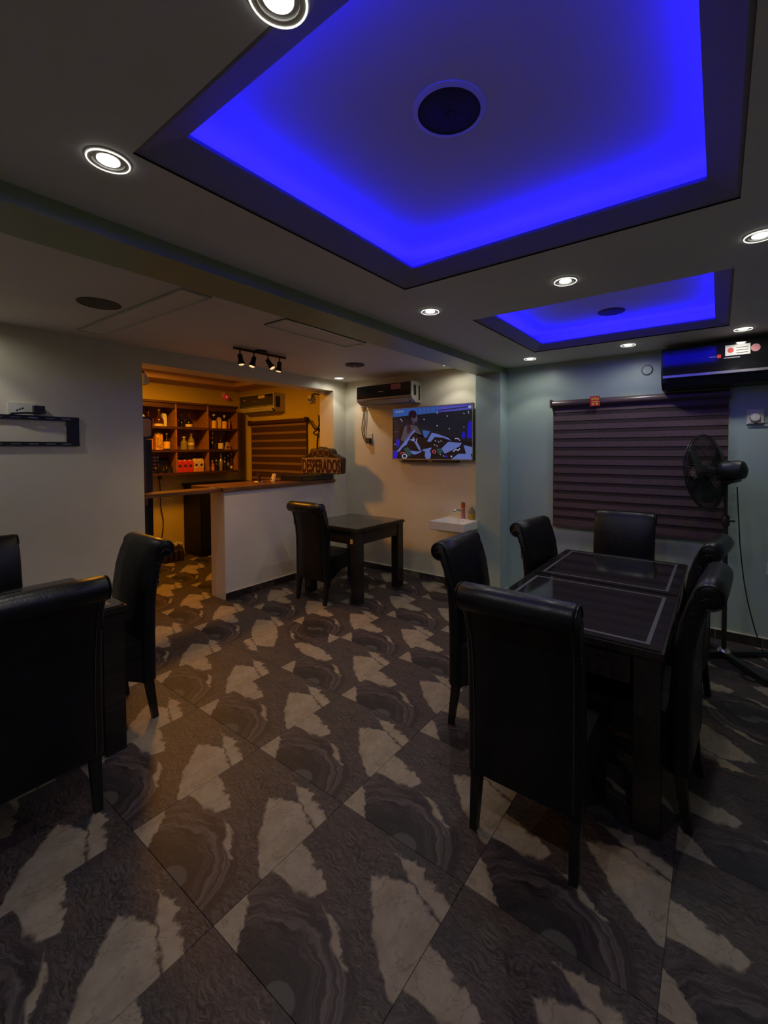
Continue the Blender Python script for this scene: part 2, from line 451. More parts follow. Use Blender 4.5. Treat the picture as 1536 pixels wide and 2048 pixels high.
# bar ceiling: dropped border and raised middle
m = MB(); bw = .30
m.box(XB, XB+bw, YBL, 3.52, HB, HB+.09).box(XB+bw, XLi, 3.52-bw, 3.52, HB, HB+.09).box(XB+bw, XLi, YBL, YBL+bw, HB, HB+.09).box(XLi-bw, XLi, YBL+bw, 3.52-bw, HB, HB+.09)
m.box(XB-.05, XLi, YBL, 3.52, HB+.09, HB+.2)
cb = struct(m.obj('ceiling', M['barceil']))
m = MB()
m.box(XB, XB+.03, YBL, 3.52, HB-.03, HB).box(XB+.03, XLi, 3.49, 3.52, HB-.03, HB).box(XB+bw, XB+bw+.025, YBL+bw, 3.52-bw, HB-.012, HB+.05).box(XB+bw, XLi-bw, 3.52-bw-.025, 3.52-bw, HB-.012, HB+.05)
m.obj('cornice', M['barceil'], cb)

# skirting: pale grout line over cut marble tiles
M['skA'] = plain('skirting_dark', (.028, .022, .024), .35, var=.5, scale=22)
M['skB'] = plain('skirting_cream', (.20, .165, .12), .35, var=.25, scale=14)
M['skC'] = plain('skirting_plum', (.060, .046, .046), .35, var=.5, scale=22)
M['caulk'] = plain('white_grout_line', (.55, .52, .46), .7)
def baseboard(name, p0, p1, nrm):
    p0, p1, nrm = Vector((*p0, 0)), Vector((*p1, 0)), Vector((*nrm, 0)); d = (p1-p0); L = d.length; d /= L
    def F(a, h, t): return p0 + d*a + nrm*t + Vector((0, 0, h))
    m = MB(); v = [F(0,.073,0),F(L,.073,0),F(L,.073,.013),F(0,.073,.013),F(0,.080,0),F(L,.080,0),F(L,.080,.013),F(0,.080,.013)]
    v = [m.bm.verts.new(q) for q in v]
    for q in ((0,3,2,1),(4,5,6,7),(0,1,5,4),(1,2,6,5),(2,3,7,6),(3,0,4,7)): m._f([v[i] for i in q])
    root = struct(m.obj(name, M['caulk']))
    s = 0; k = 0; cyc = ['skA', 'skC', 'skA', 'skB', 'skC', 'skA']
    while s < L-.02:
        e = min(L, s+.297); mm = MB()
        v = [mm.bm.verts.new(F(a, h, t)) for h in (.001, .072) for a, t in ((s+.0015, .0005), (e-.0015, .0005), (e-.0015, .0115), (s+.0015, .0115))]
        for q in ((0,3,2,1),(4,5,6,7),(0,1,5,4),(1,2,6,5),(2,3,7,6),(3,0,4,7)): mm._f([v[i] for i in q])
        mm.obj('tile', M[cyc[k % 6]], root); k += 1; s += .3
    return root
baseboard('baseboard_back', (XL+.013, YB), (BX0, YB), (0, -1))
baseboard('baseboard_window', (BX1, YW), (XR, YW), (0, -1))
baseboard('baseboard_pillar', (BX0, 3.40), (BX1+.013, 3.40), (0, -1))
baseboard('baseboard_pillar_side', (BX1, 3.40), (BX1, YW-.013), (1, 0))
baseboard('baseboard_left', (XL, YR), (XL, .985), (1, 0))
baseboard('baseboard_counter', (XL, 1.745), (XL, YB), (1, 0))

# ------------------------------------------------------------------ ceiling fittings
def downlight_proto():
    r = thing('downlight', 'round recessed downlight', 'ceiling light', group='recessed ceiling downlights')
    MB().lathe([(.040, .002), (.040, -.006), (.050, -.007), (.058, -.003), (.058, .002)], 28, cap=False).obj('trim_ring', M['ring'], r, 40)
    MB().lathe([(.0, -.006), (.026, -.006), (.029, -.004), (.029, .0015)], 24, cap=False).obj('lens', M['lens'], r, 40)
    g_ = MB(); g_.tube([(.053*math.cos(2*PI*k/32), .053*math.sin(2*PI*k/32), -.0065) for k in range(33)], .0020, 6, False); g_.obj('glow_ring', M['glow'], r, 50)
    MB().lathe([(.029, -.002), (.040, -.002)], 24, cap=False).obj('reflector', M['silver'], r)
    return r
spots = [(.475, -.21, HR, 'round downlight near the left corner of the large blue ceiling tray'),
         (1.245, -.205, HR, 'round downlight cut off by the top edge of the photo'),
         (2.04, -.2, HR, None),
         (.48, 1.51, HR, 'round downlight left of the two between the blue ceiling trays'),
         (1.285, 1.515, HR, 'round downlight midway between the two blue ceiling trays'),
         (2.045, 1.50, HR, 'round downlight cut off by the right edge of the photo'),
         (.478, 3.24, HR, 'round downlight at the far left corner of the small blue tray'),
         (1.311, 3.20, HR, 'round downlight above the plum window blind, beyond the small blue tray'),
         (2.05, 3.17, HR, 'round downlight in front of the air conditioner on the window wall'),
         (-.364, -.246, HL, 'round downlight beside the green beam at the left edge of the photo'),
         (-.385, 1.48, HL, 'round downlight half hidden behind the beam, beside the pale ceiling panel'),
         (-.43, 3.278, HL, 'round downlight over the television, tucked behind the end of the beam'),
         (-1.978, 3.204, HL, 'round downlight in the left ceiling corner above the bar counter'),
         (-1.90, -.25, HL, None)]
dp = None
for x, y, z, lab in spots:
    if dp is None: o = dp = downlight_proto()
    else: o = copy_tree(dp)
    o.location = (x, y, z)
    o['label'] = lab or ('round downlight outside the picture beside the wall bracket' if x < 0 else 'round downlight outside the picture above the camera')
    sp = bpy.data.lights.new('downlight_lamp', 'SPOT'); sp.energy = P_DOWN; sp.spot_size = R(104); sp.spot_blend = .35; sp.shadow_soft_size = .03
    sp.color = (1., .95, .85)
    so = bpy.data.objects.new('downlight_lamp', sp); C.objects.link(so); so.location = (x, y, z-.012)
    sw_ = bpy.data.lights.new('downlight_spill', 'SPOT'); sw_.energy = P_WIDE; sw_.spot_size = R(172); sw_.spot_blend = .55; sw_.shadow_soft_size = .03
    sw_.color = (1., .95, .85); so = bpy.data.objects.new('downlight_spill', sw_); C.objects.link(so); so.location = (x, y, z-.014)

def speaker(x, y, z, rad, mat, lab, badge=False):
    r = thing('ceiling_speaker', lab, 'speaker', (x, y, z))
    MB().lathe([(rad*.86, .0), (rad*.86, -.007), (rad, -.003), (rad, .001)], 40, cap=False).obj('rim', M['ceil'] if badge else mat, r, 40)
    MB().lathe([(0, -.008), (rad*.5, -.0075), (rad*.86, -.004), (rad*.86, .0)], 40, cap=False).obj('grille', mat, r, 40)
    if badge: MB().box(-.012, .012, -.005, .005, -.011, -.0085).obj('badge', M['iron'], r)
    return r
speaker(1.26, .40, ZT, .108, M['mesh'], 'black round speaker set in the middle of the large blue ceiling tray', True)
speaker(1.22, 2.93, ZT, .092, M['meshbrown'], 'small dark round speaker in the far blue ceiling tray', False).location = (1.27, 2.74, ZT)
speaker(-1.176, .323, HL, .115, M['meshbrown'], 'brown round speaker in the left ceiling near the wall bracket', False)
sd = thing('smoke_detector', 'flat round grey smoke detector on the left ceiling, near the bar corner', 'smoke detector', (-1.226, 2.685, HL))
MB().lathe([(.10, .0), (.10, -.012), (.07, -.02), (.0, -.022)], 28, cap=False).obj('housing', M['meshbrown'], sd, 40)
MB().lathe([(.012, -.018), (.012, -.028), (0, -.03)], 12).obj('test_button', M['white'], sd)

# track with four adjustable spots
tr = thing('track_light', 'black ceiling track with four swivelling spot heads in front of the bar', 'track light', (-1.48, 1.70, HL))
MB().box(-.012, .012, -.275, .275, -.030, -.012).bevel(.003).obj('bar', M['blackmet'], tr)
MB().lathe([(.055, 0), (.055, -.014), (.03, -.022), (0, -.022)], 24, cap=False).obj('canopy', M['blackmet'], tr, 40)
dirs = [(.12, .10, -1), (-.05, -.28, -1), (.55, .35, -1), (-.1, -.1, -1)]
for k, (yy, d) in enumerate(zip((-.215, -.075, .075, .205), dirs)):
    h = MB().tube([(0, yy, -.03), (0, yy, -.075)], .006, 8)
    M4 = Matrix.Translation((0, yy, -.082)) @ aim(d)
    h.lathe([(.0, .02), (.02, .015), (.022, -.04), (.028, -.055), (.030, -.075), (.026, -.075)], 18, M4, cap=False)
    ho = h.obj('spot_head', M['blackmet'], tr, 40)
    MB().lathe([(.026, -.072), (.02, -.080), (0, -.083)], 16, M4, cap=False).obj('bulb', emit('track_bulb_%d' % k, (1., .62, .28), 1.6), ho, 40)
    if k in (0, 1, 2, 3):
        sp = bpy.data.lights.new('track_lamp', 'SPOT'); sp.energy = P_TRACK; sp.spot_size = R(100); sp.spot_blend = .6; sp.shadow_soft_size = .02
        sp.color = (1., .58, .24); so = bpy.data.objects.new('track_lamp', sp); C.objects.link(so)
        so.matrix_world = Matrix.Translation(Vector((-1.48, 1.70, HL)) + (M4 @ Vector((0, 0, -.09)))) @ aim(d).to_3x3().to_4x4()

# ------------------------------------------------------------------ bar counter
struct(MB().box(XLi, XL, 1.745, 3.31, 0, 1.125).bevel(.006, 2).obj('wall_counter', M['counter']))
wt = tag(MB().box(-2.80, -2.165, 1.72, 3.31, 1.125, 1.165).bevel(.006, 2).obj('worktop', M['top']), 'polished brown wooden worktop on the white bar counter', 'worktop')
fp = thing('counter_flap', 'hinged wooden counter flap bridging the bar entrance beside the left wall', 'counter flap', (0, 0, 0))
MB().box(-2.44, -2.195, .99, 1.715, 1.125, 1.160).bevel(.005, 2).obj('board', M['top'], fp)
MB().box(-2.36, -2.28, 1.655, 1.71, 1.160, 1.166).obj('hinge', M['silver'], fp)
MB().box(-2.44, -2.20, .992, 1.02, 1.06, 1.125).obj('support_cleat', M['shelfdark'], fp)
ps = thing('entrance_post', 'dark upright post at the left side of the bar entrance, with a brown front edge', 'post', (0, 0, 0))
MB().box(-2.58, -2.47, 1.125, 1.178, 0, 1.66).bevel(.004).obj('side_board', M['black'], ps)
MB().box(-2.50, -2.465, 1.085, 1.125, 0, 1.66).obj('front_edge', M['shelfdark'], ps)
sb = thing('wall_cabinet', 'tan rounded panel in a black case above the entrance post', 'box', (0, 0, 0))
MB().box(-2.60, -2.465, 1.05, 1.178, 1.664, 1.875).bevel(.02, 3).obj('case', M['black'], sb)
poly = [(.03*math.cos(t)+(.028 if math.cos(t) > 0 else -.028)*1, .03*math.sin(t)+(.055 if math.sin(t) > 0 else -.055)) for t in [2*PI*(k+.5)/24 for k in range(24)]]
MB().prism(poly, 0, .006, lambda a, b, h: Vector((-2.465+h, 1.110+a, 1.770+b))).obj('panel', M['tan'], sb)

# shelf unit on the back wall of the bar
SX0, SX1 = XB+.003, -4.30
sh = thing('bar_shelf', 'brown wooden bottle shelf of nine pigeonholes on the bar back wall', 'shelf', (0, 0, 0))
sy = [1.36, 1.83, 2.30, 2.77, 3.255]; sz = [1.235, 1.560, 1.885]
MB().box(SX0, SX0+.012, sy[0], sy[-1], 1.21, 2.235).obj('back_panel', M['shelf'], sh)
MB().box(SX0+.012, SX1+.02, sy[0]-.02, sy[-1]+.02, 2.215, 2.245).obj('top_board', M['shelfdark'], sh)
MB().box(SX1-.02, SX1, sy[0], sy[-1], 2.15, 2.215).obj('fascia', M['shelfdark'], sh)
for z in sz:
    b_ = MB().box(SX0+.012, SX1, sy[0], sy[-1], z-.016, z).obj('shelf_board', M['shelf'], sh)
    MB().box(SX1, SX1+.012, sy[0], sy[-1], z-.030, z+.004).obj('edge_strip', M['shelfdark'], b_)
for y in sy: MB().box(SX0+.012, SX1+.006, y-.010, y+.010, 1.21, 2.214).obj('divider', M['shelf'], sh)

# bottles, cartons and boxes on the shelf
BOT = [(0, 0), (1, 0), (1, .06), (1, .55), (.92, .62), (.45, .74), (.36, .80), (.36, .94), (.42, .945), (.42, 1.0), (0, 1.0)]
ROUND = [(0, 0), (.8, 0), (1, .12), (1, .36), (.8, .50), (.34, .62), (.30, .92), (.36, .925), (.36, 1.0), (0, 1.0)]
SHAKE = [(0, 0), (.75, 0), (1, .30), (1, .55), (.8, .66), (.55, .70), (.62, .82), (.35, .92), (.35, 1.0), (0, 1.0)]
def bottle(name, cat, lab, x, y, z, rad, h, mat, prof=BOT, labmat=None, lz=(.12, .48), cap=None, group=None):
    r = thing(name, lab, cat, (x, y, z), group=group)
    MB().lathe([(a*rad, b*h) for a, b in prof], 14, cap=False).obj('glass', mat, r, 40)
    if labmat: MB().lathe([(rad+.0008, lz[0]*h), (rad+.0008, lz[1]*h)], 14, cap=False).obj('label', labmat, r, 60)
    if cap: MB().lathe([(prof[-2][0]*rad+.001, .90*h), (prof[-2][0]*rad+.001, h+.003), (0, h+.003)], 12, cap=False).obj('cap', cap, r, 40)
    return r
def carton(lab, x, y, z, w, d, h, mat, capm, spot, group=None, name='juice_carton', cat='carton'):
    r = thing(name, lab, cat, (x, y, z), group=group)
    m = MB(); m.box(-d/2, d/2, -w/2, w/2, 0, h*.8)
    v = [m.bm.verts.new(p) for p in ((-d/2,-w/2,h*.8),(d/2,-w/2,h*.8),(d/2,w/2,h*.8),(-d/2,w/2,h*.8),(0,-w/2,h*.97),(0,w/2,h*.97))]
    for q in ((0,1,4),(1,2,5,4),(2,3,5),(3,0,4,5)): m._f([v[i] for i in q])
    m.obj('body', mat, r)
    if spot: MB().lathe([(0, .001), (w*.3, .001), (w*.3, 0)], 12, Matrix.Translation((d/2, 0, h*.5)) @ Matrix.Rotation(PI/2, 4, 'Y'), cap=False).obj('print', spot, r)
    if capm: MB().lathe([(.014, 0), (.014, .018), (0, .018)], 12, Matrix.Translation((d*.22, 0, h*.88)), cap=False).obj('cap', capm, r)
    return r
XS = -4.40
z1, z2, z3 = sz[2]+.001, sz[1]+.001, sz[0]+.001
bottle('liquor_bottle', 'bottle', 'dark red decanter bottle with a silver neck on the top left shelf', XS, 2.115, z1, .062, .24, M['brownglass'], ROUND, M['creamlab'], (.02, .16), M['chrome'])
bottle('liquor_bottle', 'bottle', 'dark red decanter half behind the silver-necked one on the top left shelf', XS-.05, 2.00, z1, .055, .25, M['brownglass'], ROUND, cap=M['brownglass'])
carton('pale grey gift box lying at the left end of the top shelf', XS-.05, 1.89, z1, .09, .10, .17, M['white'], None, None, name='gift_box', cat='box')
carton('slim white box standing right of the decanters on the top shelf', XS-.05, 2.205, z1, .055, .06, .20, M['white'], None, None, name='gift_box', cat='box')
bottle('liquor_bottle', 'bottle', 'round black bottle without label in the middle of the top shelf', XS, 2.43, z1, .048, .19, M['darkglass'], ROUND, cap=M['brownglass'])
bottle('liquor_bottle', 'bottle', 'round black bottle with a cream label in the middle of the top shelf', XS, 2.535, z1, .050, .20, M['darkglass'], ROUND, M['creamlab'], (.06, .26), M['brownglass'])
carton('slim pink gift box at the left of the top right pigeonhole', XS, 2.84, z1, .045, .06, .185, M['pink'], None, None, name='gift_box', cat='box')
bottle('liquor_bottle', 'bottle', 'yellow-labelled bottle between the pink and the cream box, top right pigeonhole', XS, 2.925, z1, .042, .22, M['darkglass'], BOT, M['yellowlab'], (.03, .56), M['white'])
carton('slim cream box between the two yellow-labelled bottles, top right pigeonhole', XS, 3.01, z1, .045, .06, .185, M['creamcard'], None, None, name='gift_box', cat='box')
bottle('liquor_bottle', 'bottle', 'yellow-labelled bottle nearest the right end of the top shelf', XS, 3.10, z1, .042, .215, M['darkglass'], BOT, M['yellowlab'], (.03, .56), M['white'])
bottle('liquor_bottle', 'bottle', 'thin amber miniature at the right end of the top shelf', XS, 3.18, z1, .018, .15, M['amber'], BOT, cap=M['white'])
bottle('liquor_bottle', 'bottle', 'bottle with an arched orange label at the left of the middle shelf', XS, 1.985, z2, .046, .27, M['brownglass'], BOT, M['orangelab'], (.02, .56), M['white'])
carton('gold printed box on the left of the middle shelf', XS, 2.10, z2, .095, .08, .25, M['goldbox'], M['white'], None, name='gift_box', cat='box')
bottle('liquor_bottle', 'bottle', 'black bottle with a square yellow label in the middle left pigeonhole', XS, 2.215, z2, .044, .235, M['darkglass'], BOT, M['yellowlab'], (.08, .50), M['chrome'])
bottle('liquor_bottle', 'bottle', 'stout clear bottle in the central pigeonhole', XS, 2.46, z2, .046, .19, M['clear'], BOT, cap=M['creamlab'])
bottle('liquor_bottle', 'bottle', 'clear bottle with a cream seal in the central pigeonhole', XS, 2.565, z2, .044, .24, M['clear'], BOT, M['creamlab'], (.30, .44), M['creamlab'])
bottle('liquor_bottle', 'bottle', 'tall black bottle with a silver neck in the middle right pigeonhole', XS, 2.90, z2, .046, .26, M['darkglass'], ROUND, cap=M['chrome'])
bottle('liquor_bottle', 'bottle', 'black bottle with a white label in the middle right pigeonhole', XS, 3.035, z2, .040, .25, M['darkglass'], BOT, M['paper'], (.06, .42), M['brownglass'])
ts = thing('table_card', 'tan folded tent card at the right end of the middle shelf', 'card', (XS, 3.14, z2))
MB().prism([(-.05, 0), (.05, 0), (.006, .12), (-.006, .12)], -.03, .03, lambda a, b, h: Vector((h, a, b))).obj('card', M['tan'], ts)
MB().box(.0301, .032, -.016, .016, .02, .055).obj('print', M['shelfdark'], ts)
# bottom row
gr = thing('glass_rack', 'patterned grey rack standing in the lower left pigeonhole', 'rack', (XS-.06, 2.04, z3))
for k in range(5): MB().box(-.004, .004, -.09+k*.042, -.084+k*.042, 0, .24).obj('wire', M['silver'], gr)
for k in range(5): MB().box(-.006, .006, -.092, .092, .02+k*.05, .027+k*.05).obj('rail', M['silver'], gr)
for k in range(6):
    bottle('miniature_bottle', 'bottle', ('first', 'second', 'third', 'fourth', 'fifth', 'last')[k] + ' from the left of six tiny dark bottles in the lower left pigeonhole', XS+.04+(k % 2)*.03, 1.98+k*.052, z3, .020, .085+.02*(k % 3), M['darkglass'], BOT, cap=M['brownglass'], group='tiny dark bottles in the lower left pigeonhole')
bx = carton('dark box at the back of the lower left pigeonhole', XS-.07, 2.19, z3, .13, .06, .22, M['black'], None, None, name='gift_box', cat='box')
for k, t in enumerate(('leftmost', 'middle', 'rightmost')):
    carton(t+' of the three red juice cartons in the lower central pigeonhole', XS+.03, 2.365+k*.078, z3, .072, .07, .185, M['red'], M['white'], M['shelfdark'], 'red juice cartons')
for k, t in enumerate(('left', 'right')):
    carton(t+' one of the two cream and orange juice cartons beside the red ones', XS+.03, 2.605+k*.078, z3, .072, .07, .20, M['creamcard'], M['white'], M['shelfdark'], 'cream juice cartons')
    MB().box(.0352, .037, -.034, .034, .0, .06).obj('lower_print', M['orange'], [o for o in C.objects if o.name.startswith('juice_carton') and o.type == 'EMPTY'][-1])
pot = thing('ice_bucket', 'dark lidded pot behind the red juice cartons', 'pot', (XS-.08, 2.46, z3))
MB().lathe([(0, 0), (.055, 0), (.065, .17), (0, .17)], 16, cap=False).obj('body', M['iron'], pot, 40)
MB().lathe([(.066, .171), (.06, .195), (.012, .205), (.012, .22), (0, .22)], 16, cap=False).obj('lid', M['iron'], pot, 40)
bottle('liquor_bottle', 'bottle', 'small dark bottle between the juice cartons and the divider', XS, 2.728, z3, .026, .16, M['darkglass'], BOT, cap=M['white'])
for k, t in enumerate(('left', 'right')):
    bottle('liquor_bottle', 'bottle', t+' one of two short amber bottles in the lower right pigeonhole', XS, 2.82+k*.07, z3, .032, .16, M['amber'], BOT, M['orangelab'], (.08, .4), M['white'])
bottle('liquor_bottle', 'bottle', 'dark bottle between the amber bottles and the silver shaker', XS, 2.955, z3, .028, .165, M['darkglass'], BOT, cap=M['white'])
bottle('cocktail_shaker', 'shaker', 'silver cocktail shaker in the lower right pigeonhole', XS, 3.03, z3, .034, .265, M['silver'], SHAKE)
bottle('liquor_bottle', 'bottle', 'black bottle just right of the silver shaker', XS, 3.10, z3, .026, .20, M['darkglass'], BOT, cap=M['chrome'])
bottle('liquor_bottle', 'bottle', 'slim black bottle with bright highlights, second from the right on the bottom shelf', XS, 3.155, z3, .022, .24, M['darkglass'], BOT, M['silver'], (.3, .5), M['white'])
bottle('liquor_bottle', 'bottle', 'slim dark bottle at the right end of the bottom shelf', XS, 3.21, z3, .022, .265, M['brownglass'], BOT, M['creamlab'], (.1, .25), M['creamlab'])

# red lamp on the bar wall
rl = thing('red_lamp', 'small red glowing lamp high on the bar wall above the shelf', 'lamp', (XB, 3.22, 2.44))
MB().box(0, .02, -.03, .03, -.03, .06).obj('base', M['white'], rl)
MB().lathe([(0, .0), (.022, .01), (.035, .05), (.03, .10), (0, .115)], 14, Matrix.Translation((.02, 0, 0)) @ Matrix.Rotation(R(115), 4, 'Y'), cap=False).obj('bulb', emit('red_glow', (.32, .010, .006), 1.), rl, 40)
MB().lathe([(0, -.012), (.010, 0), (0, .012)], 10, Matrix.Translation((.115, -.012, -.030))).obj('filament', emit('red_core', (1., .35, .3), 3.), rl, 40)
# back bar fridge, below the shelf
fr = thing('bar_fridge', 'black low fridge standing against the bar back wall behind the counter', 'fridge', (0, 0, 0))
MB().box(XB+.02, -4.12, 2.54, 3.40, .03, 1.02).bevel(.008).obj('body', M['fridge'], fr)
MB().box(XB+.02, -4.09, 2.52, 3.42, 1.02, 1.06).bevel(.006).obj('top', M['fridge'], fr)
for k, y in enumerate((2.55, 2.97)):
    d_ = MB().box(-4.12, -4.10, y, y+.42, .10, 1.0).bevel(.004).obj('door', M['fridge'], fr)
    MB().box(-4.10, -4.085, y+(.39 if k == 0 else .01), y+(.405 if k == 0 else .025), .4, .8).obj('handle', M['silver'], d_)
for y in (2.58, 3.36):
    MB().box(-4.58, -4.15, y-.02, y+.02, 0, .03).obj('foot', M['black'], fr)
# shrink pack of bottles on the bar floor: every bottle its own
k = 0
for a in range(3):
    for b in range(4):
        r = bottle('plastic_bottle', 'bottle', ('first', 'second', 'third', 'fourth')[b] + ' bottle from the left in the ' + ('front', 'middle', 'back')[a] + ' row of dark soft drinks', -4.20-a*.070, 2.075+b*.074, .001, .033, .25, M['cola'], BOT, M['petclear'], (.6, .62), M['white'], 'soft drink bottles on the bar floor')
# hanging cord under the shelf
tag(MB().tube(catmull([(XB+.01, 2.20, 1.17), (XB+.03, 2.20, 1.0), (XB+.03, 2.205, .75), (XB+.03, 2.235, .55), (XB+.03, 2.22, .35), (XB+.04, 2.17, .16), (XB+.06, 2.12, .03)]), .007, 6).obj('power_cord', M['black'], None, 40), 'black power cord hanging down the bar wall below the bottle shelf', 'cord')
pl = thing('wall_socket', 'small socket with a dark plug under the left part of the bottle shelf', 'socket', (XB, 2.20, 1.17))
MB().box(0, .01, -.04, .04, -.04, .04).obj('plate', M['ivory'], pl)
MB().box(.01, .045, -.02, .02, -.03, .02).obj('plug', M['black'], pl)

# ------------------------------------------------------------------ air conditioners
def split_unit(lab, loc, L, H, D, rz, case, sticker=None, disp=None, red=False):
    """local: wall plane y=0, unit toward -y, x from 0 to L, z from 0 to H"""
    r = thing('air_conditioner', lab, 'air conditioner', loc, rz)
    prof = [(0, 0), (-D*.55, 0), (-D*.9, H*.16), (-D, H*.30), (-D, H*.93), (-D*.93, H), (0, H)]
    MB().prism(prof, 0, L, lambda a, b, h: Vector((h, a, b))).bevel(.006, 2, .9).obj('casing', case, r, 30)
    MB().box(.012, L-.012, -D-.008, -D, H*.33, H*.95).bevel(.004).obj('front_panel', M['gloss'], r)
    MB().box(.012, L-.012, -D-.006, -D, H*.265, H*.325).bevel(.002).obj('chrome_band', M['silver'], r)
    v = [(-D*.60, .010), (-D*.90, H*.155), (-D*.915, H*.15), (-D*.62, .002)]
    MB().prism([(-D*.62, .004), (-D*.92, H*.14), (-D*.93, H*.165), (-D*.63, .03)], .06, L-.06, lambda a, b, h: Vector((h, a-.004, b-.004))).obj('outlet', M['black'], r)
    MB().prism([(-D*.97, H*.20), (-D*.985, H*.20), (-D*.80, H*.02), (-D*.785, H*.02)], .05, L-.05, lambda a, b, h: Vector((h, a-.012, b))).obj('louvre', case, r)
    MB().box(L*.42, L*.52, -D-.0092, -D-.008, H*.60, H*.625).obj('nameplate', M['silver'], r)
    if sticker: 
        a, w_ = sticker
        s_ = MB().box(a, a+w_, -D-.0095, -D-.008, H*.66, H*.90).bevel(.0005).obj('energy_label', M['white'] if not red else M['pink'], r)
        for q in range(3): MB().box(a+w_*.45, a+w_*.92, -D-.0102, -D-.0095, H*(.70+q*.06), H*(.715+q*.06)).obj('print_line', M['iron'], s_)
        MB().lathe([(0, .0008), (H*.06, .0008), (H*.06, 0)], 14, Matrix.Translation((a+w_*.22, -D-.0095, H*.78)) @ Matrix.Rotation(PI/2, 4, 'X'), cap=False).obj('print_dot', M['red'], s_)
    return r
# over the television
a1 = split_unit('black-fronted split air conditioner on the back wall, above and left of the television', (-1.80, YB-.001, 2.105), .85, .245, .205, 0, M['ivory'], (.56, .14), red=True)
MB().box(.8501, .852, -.16, -.11, .08, .20).obj('side_label', M['iron'], a1)
MB().box(.8501, .852, -.06, -.03, .03, .20).obj('side_label', M['iron'], a1)
# on the window wall
a2 = split_unit('large black split air conditioner on the window wall at the right edge', (1.53, YW-.001, 2.036), .98, .325, .215, 0, M['iron'], (.42, .15))
MB().box(.37, .395, -.2245, -.223, .205, .230).obj('red_emblem', M['red'], a2)
MB().box(.32, .365, -.2245, -.223, .214, .221).obj('name_print', M['silver'], a2)
MB().lathe([(0, .001), (.028, .001), (.028, 0)], 16, Matrix.Translation((.60, -.2235, .255)) @ Matrix.Rotation(PI/2, 4, 'X'), cap=False).obj('round_sticker', M['pink'], a2)
# in the bar
a3 = split_unit('small split air conditioner on the bar side wall above the brown blind', (-4.30, 3.519, 2.14), .86, .27, .21, 0, M['ivory'])
MB().box(.14, .147, -.2195, -.218, .19, .197).obj('power_light', emit('pink_led', (1., .1, .2), 2.5), a3)
MB().box(.50, .66, -.2195, -.218, .20, .245).obj('energy_label', M['creamlab'], a3)
MB().box(.8601, .862, -.17, -.09, .06, .22).obj('side_label', M['iron'], a3)
# hanging wires and socket by the TV air conditioner
ar = thing('junction_box', 'white junction box with a black switch at the left end of the television air conditioner', 'box', (-1.875, YB, 2.20))
MB().box(-.03, .045, -.05, 0, -.09, .09).bevel(.004).obj('case', M['white'], ar)
MB().box(-.02, .02, -.056, -.05, .0, .06).obj('switch', M['black'], ar)
tag(MB().tube(catmull([(-1.83, YB-.03, 2.10), (-1.85, YB-.03, 1.95), (-1.87, YB-.03, 1.82), (-1.84, YB-.03, 1.70), (-1.79, YB-.03, 1.64), (-1.77, YB-.03, 1.66)]), .006, 6).tube(catmull([(-1.81, YB-.03, 2.10), (-1.825, YB-.03, 1.95), (-1.84, YB-.03, 1.80), (-1.80, YB-.03, 1.67)]), .005, 6).obj('cable', M['blackmet'], None, 40), 'thin cable pair looping down from the air conditioner to the plug beside the television', 'cable')
ws = thing('wall_socket', 'white wall socket with a dark plug below the television air conditioner', 'socket', (-1.755, YB, 1.70))
MB().box(-.042, .042, -.010, 0, -.042, .06).bevel(.003).obj('plate', M['white'], ws)
MB().box(-.03, .03, -.05, -.010, -.07, .0).bevel(.006).obj('plug', M['iron'], ws)

# ------------------------------------------------------------------ television
tv = thing('television', 'flat television with a thin silver frame showing a blue lit scene', 'television', (-.782, 3.475, 1.742))
W2, H2 = .551, .312
MB().box(-W2, W2, -.004, .03, -H2, H2).bevel(.003).obj('cabinet', M['black'], tv)
m = MB(); f = .009
m.box(-W2, W2, -.012, -.004, -H2, -H2+f*1.3).box(-W2, W2, -.012, -.004, H2-f, H2).box(-W2, -W2+f, -.012, -.004, -H2, H2).box(W2-f, W2, -.012, -.004, -H2, H2)
m.obj('bezel', M['silver'], tv)
MB().box(-.40, .35, -.008, .05, -H2-.028, -H2).bevel(.004).obj('sound_bar', M['black'], tv)
MB().box(-.03, .03, -.0095, -.008, -H2-.018, -H2-.010).obj('badge', M['silver'], tv)
MB().box(-.25, .25, .03, .064, -.15, .15).obj('wall_mount', M['iron'], tv)
sm_, si = [], {}
def sc(name, col, s=1.): 
    si[name] = len(sm_); sm_.append(emit('screen_'+name, col, s))
sc('dark', (.006, .008, .016)); sc('cyan', (.028, .085, .32)); sc('violet', (.06, .06, .36)); sc('navy', (.01, .01, .06)); sc('white', (.32, .36, .52))
sc('cloth', (.10, .145, .42)); sc('black', (.003, .002, .006)); sc('skin', (.055, .05, .075)); sc('hair', (.012, .004, .012)); sc('blue', (.01, .008, .42))
sc('teal', (.008, .05, .055)); sc('red', (.42, .06, .10)); sc('plum', (.022, .010, .026))
scr = MB(); lay = [0]
def sp_(name, pts):
    """pts in screen fractions: x 0..1 left to right, y 0..1 top to bottom"""
    lay[0] += 1; y = -.0045 - lay[0]*.00004
    scr.mi = si[name]
    fx = lambda a: -W2+f + a*(2*W2-2*f); fz = lambda b: H2-f - b*(2*H2-2.3*f)
    vs = [scr.bm.verts.new((fx(a), y, fz(b))) for a, b in pts]; fc = scr._f(vs)
    if fc: bmesh.ops.triangulate(scr.bm, faces=[fc])
def blob(name, cx, cy, rx, ry, n=14, rot=0):
    sp_(name, [(cx + rx*math.cos(t)*math.cos(rot) - ry*math.sin(t)*math.sin(rot), cy + (rx*math.cos(t)*math.sin(rot) + ry*math.sin(t)*math.cos(rot))*1.7) for t in [2*PI*k/n for k in range(n)]])
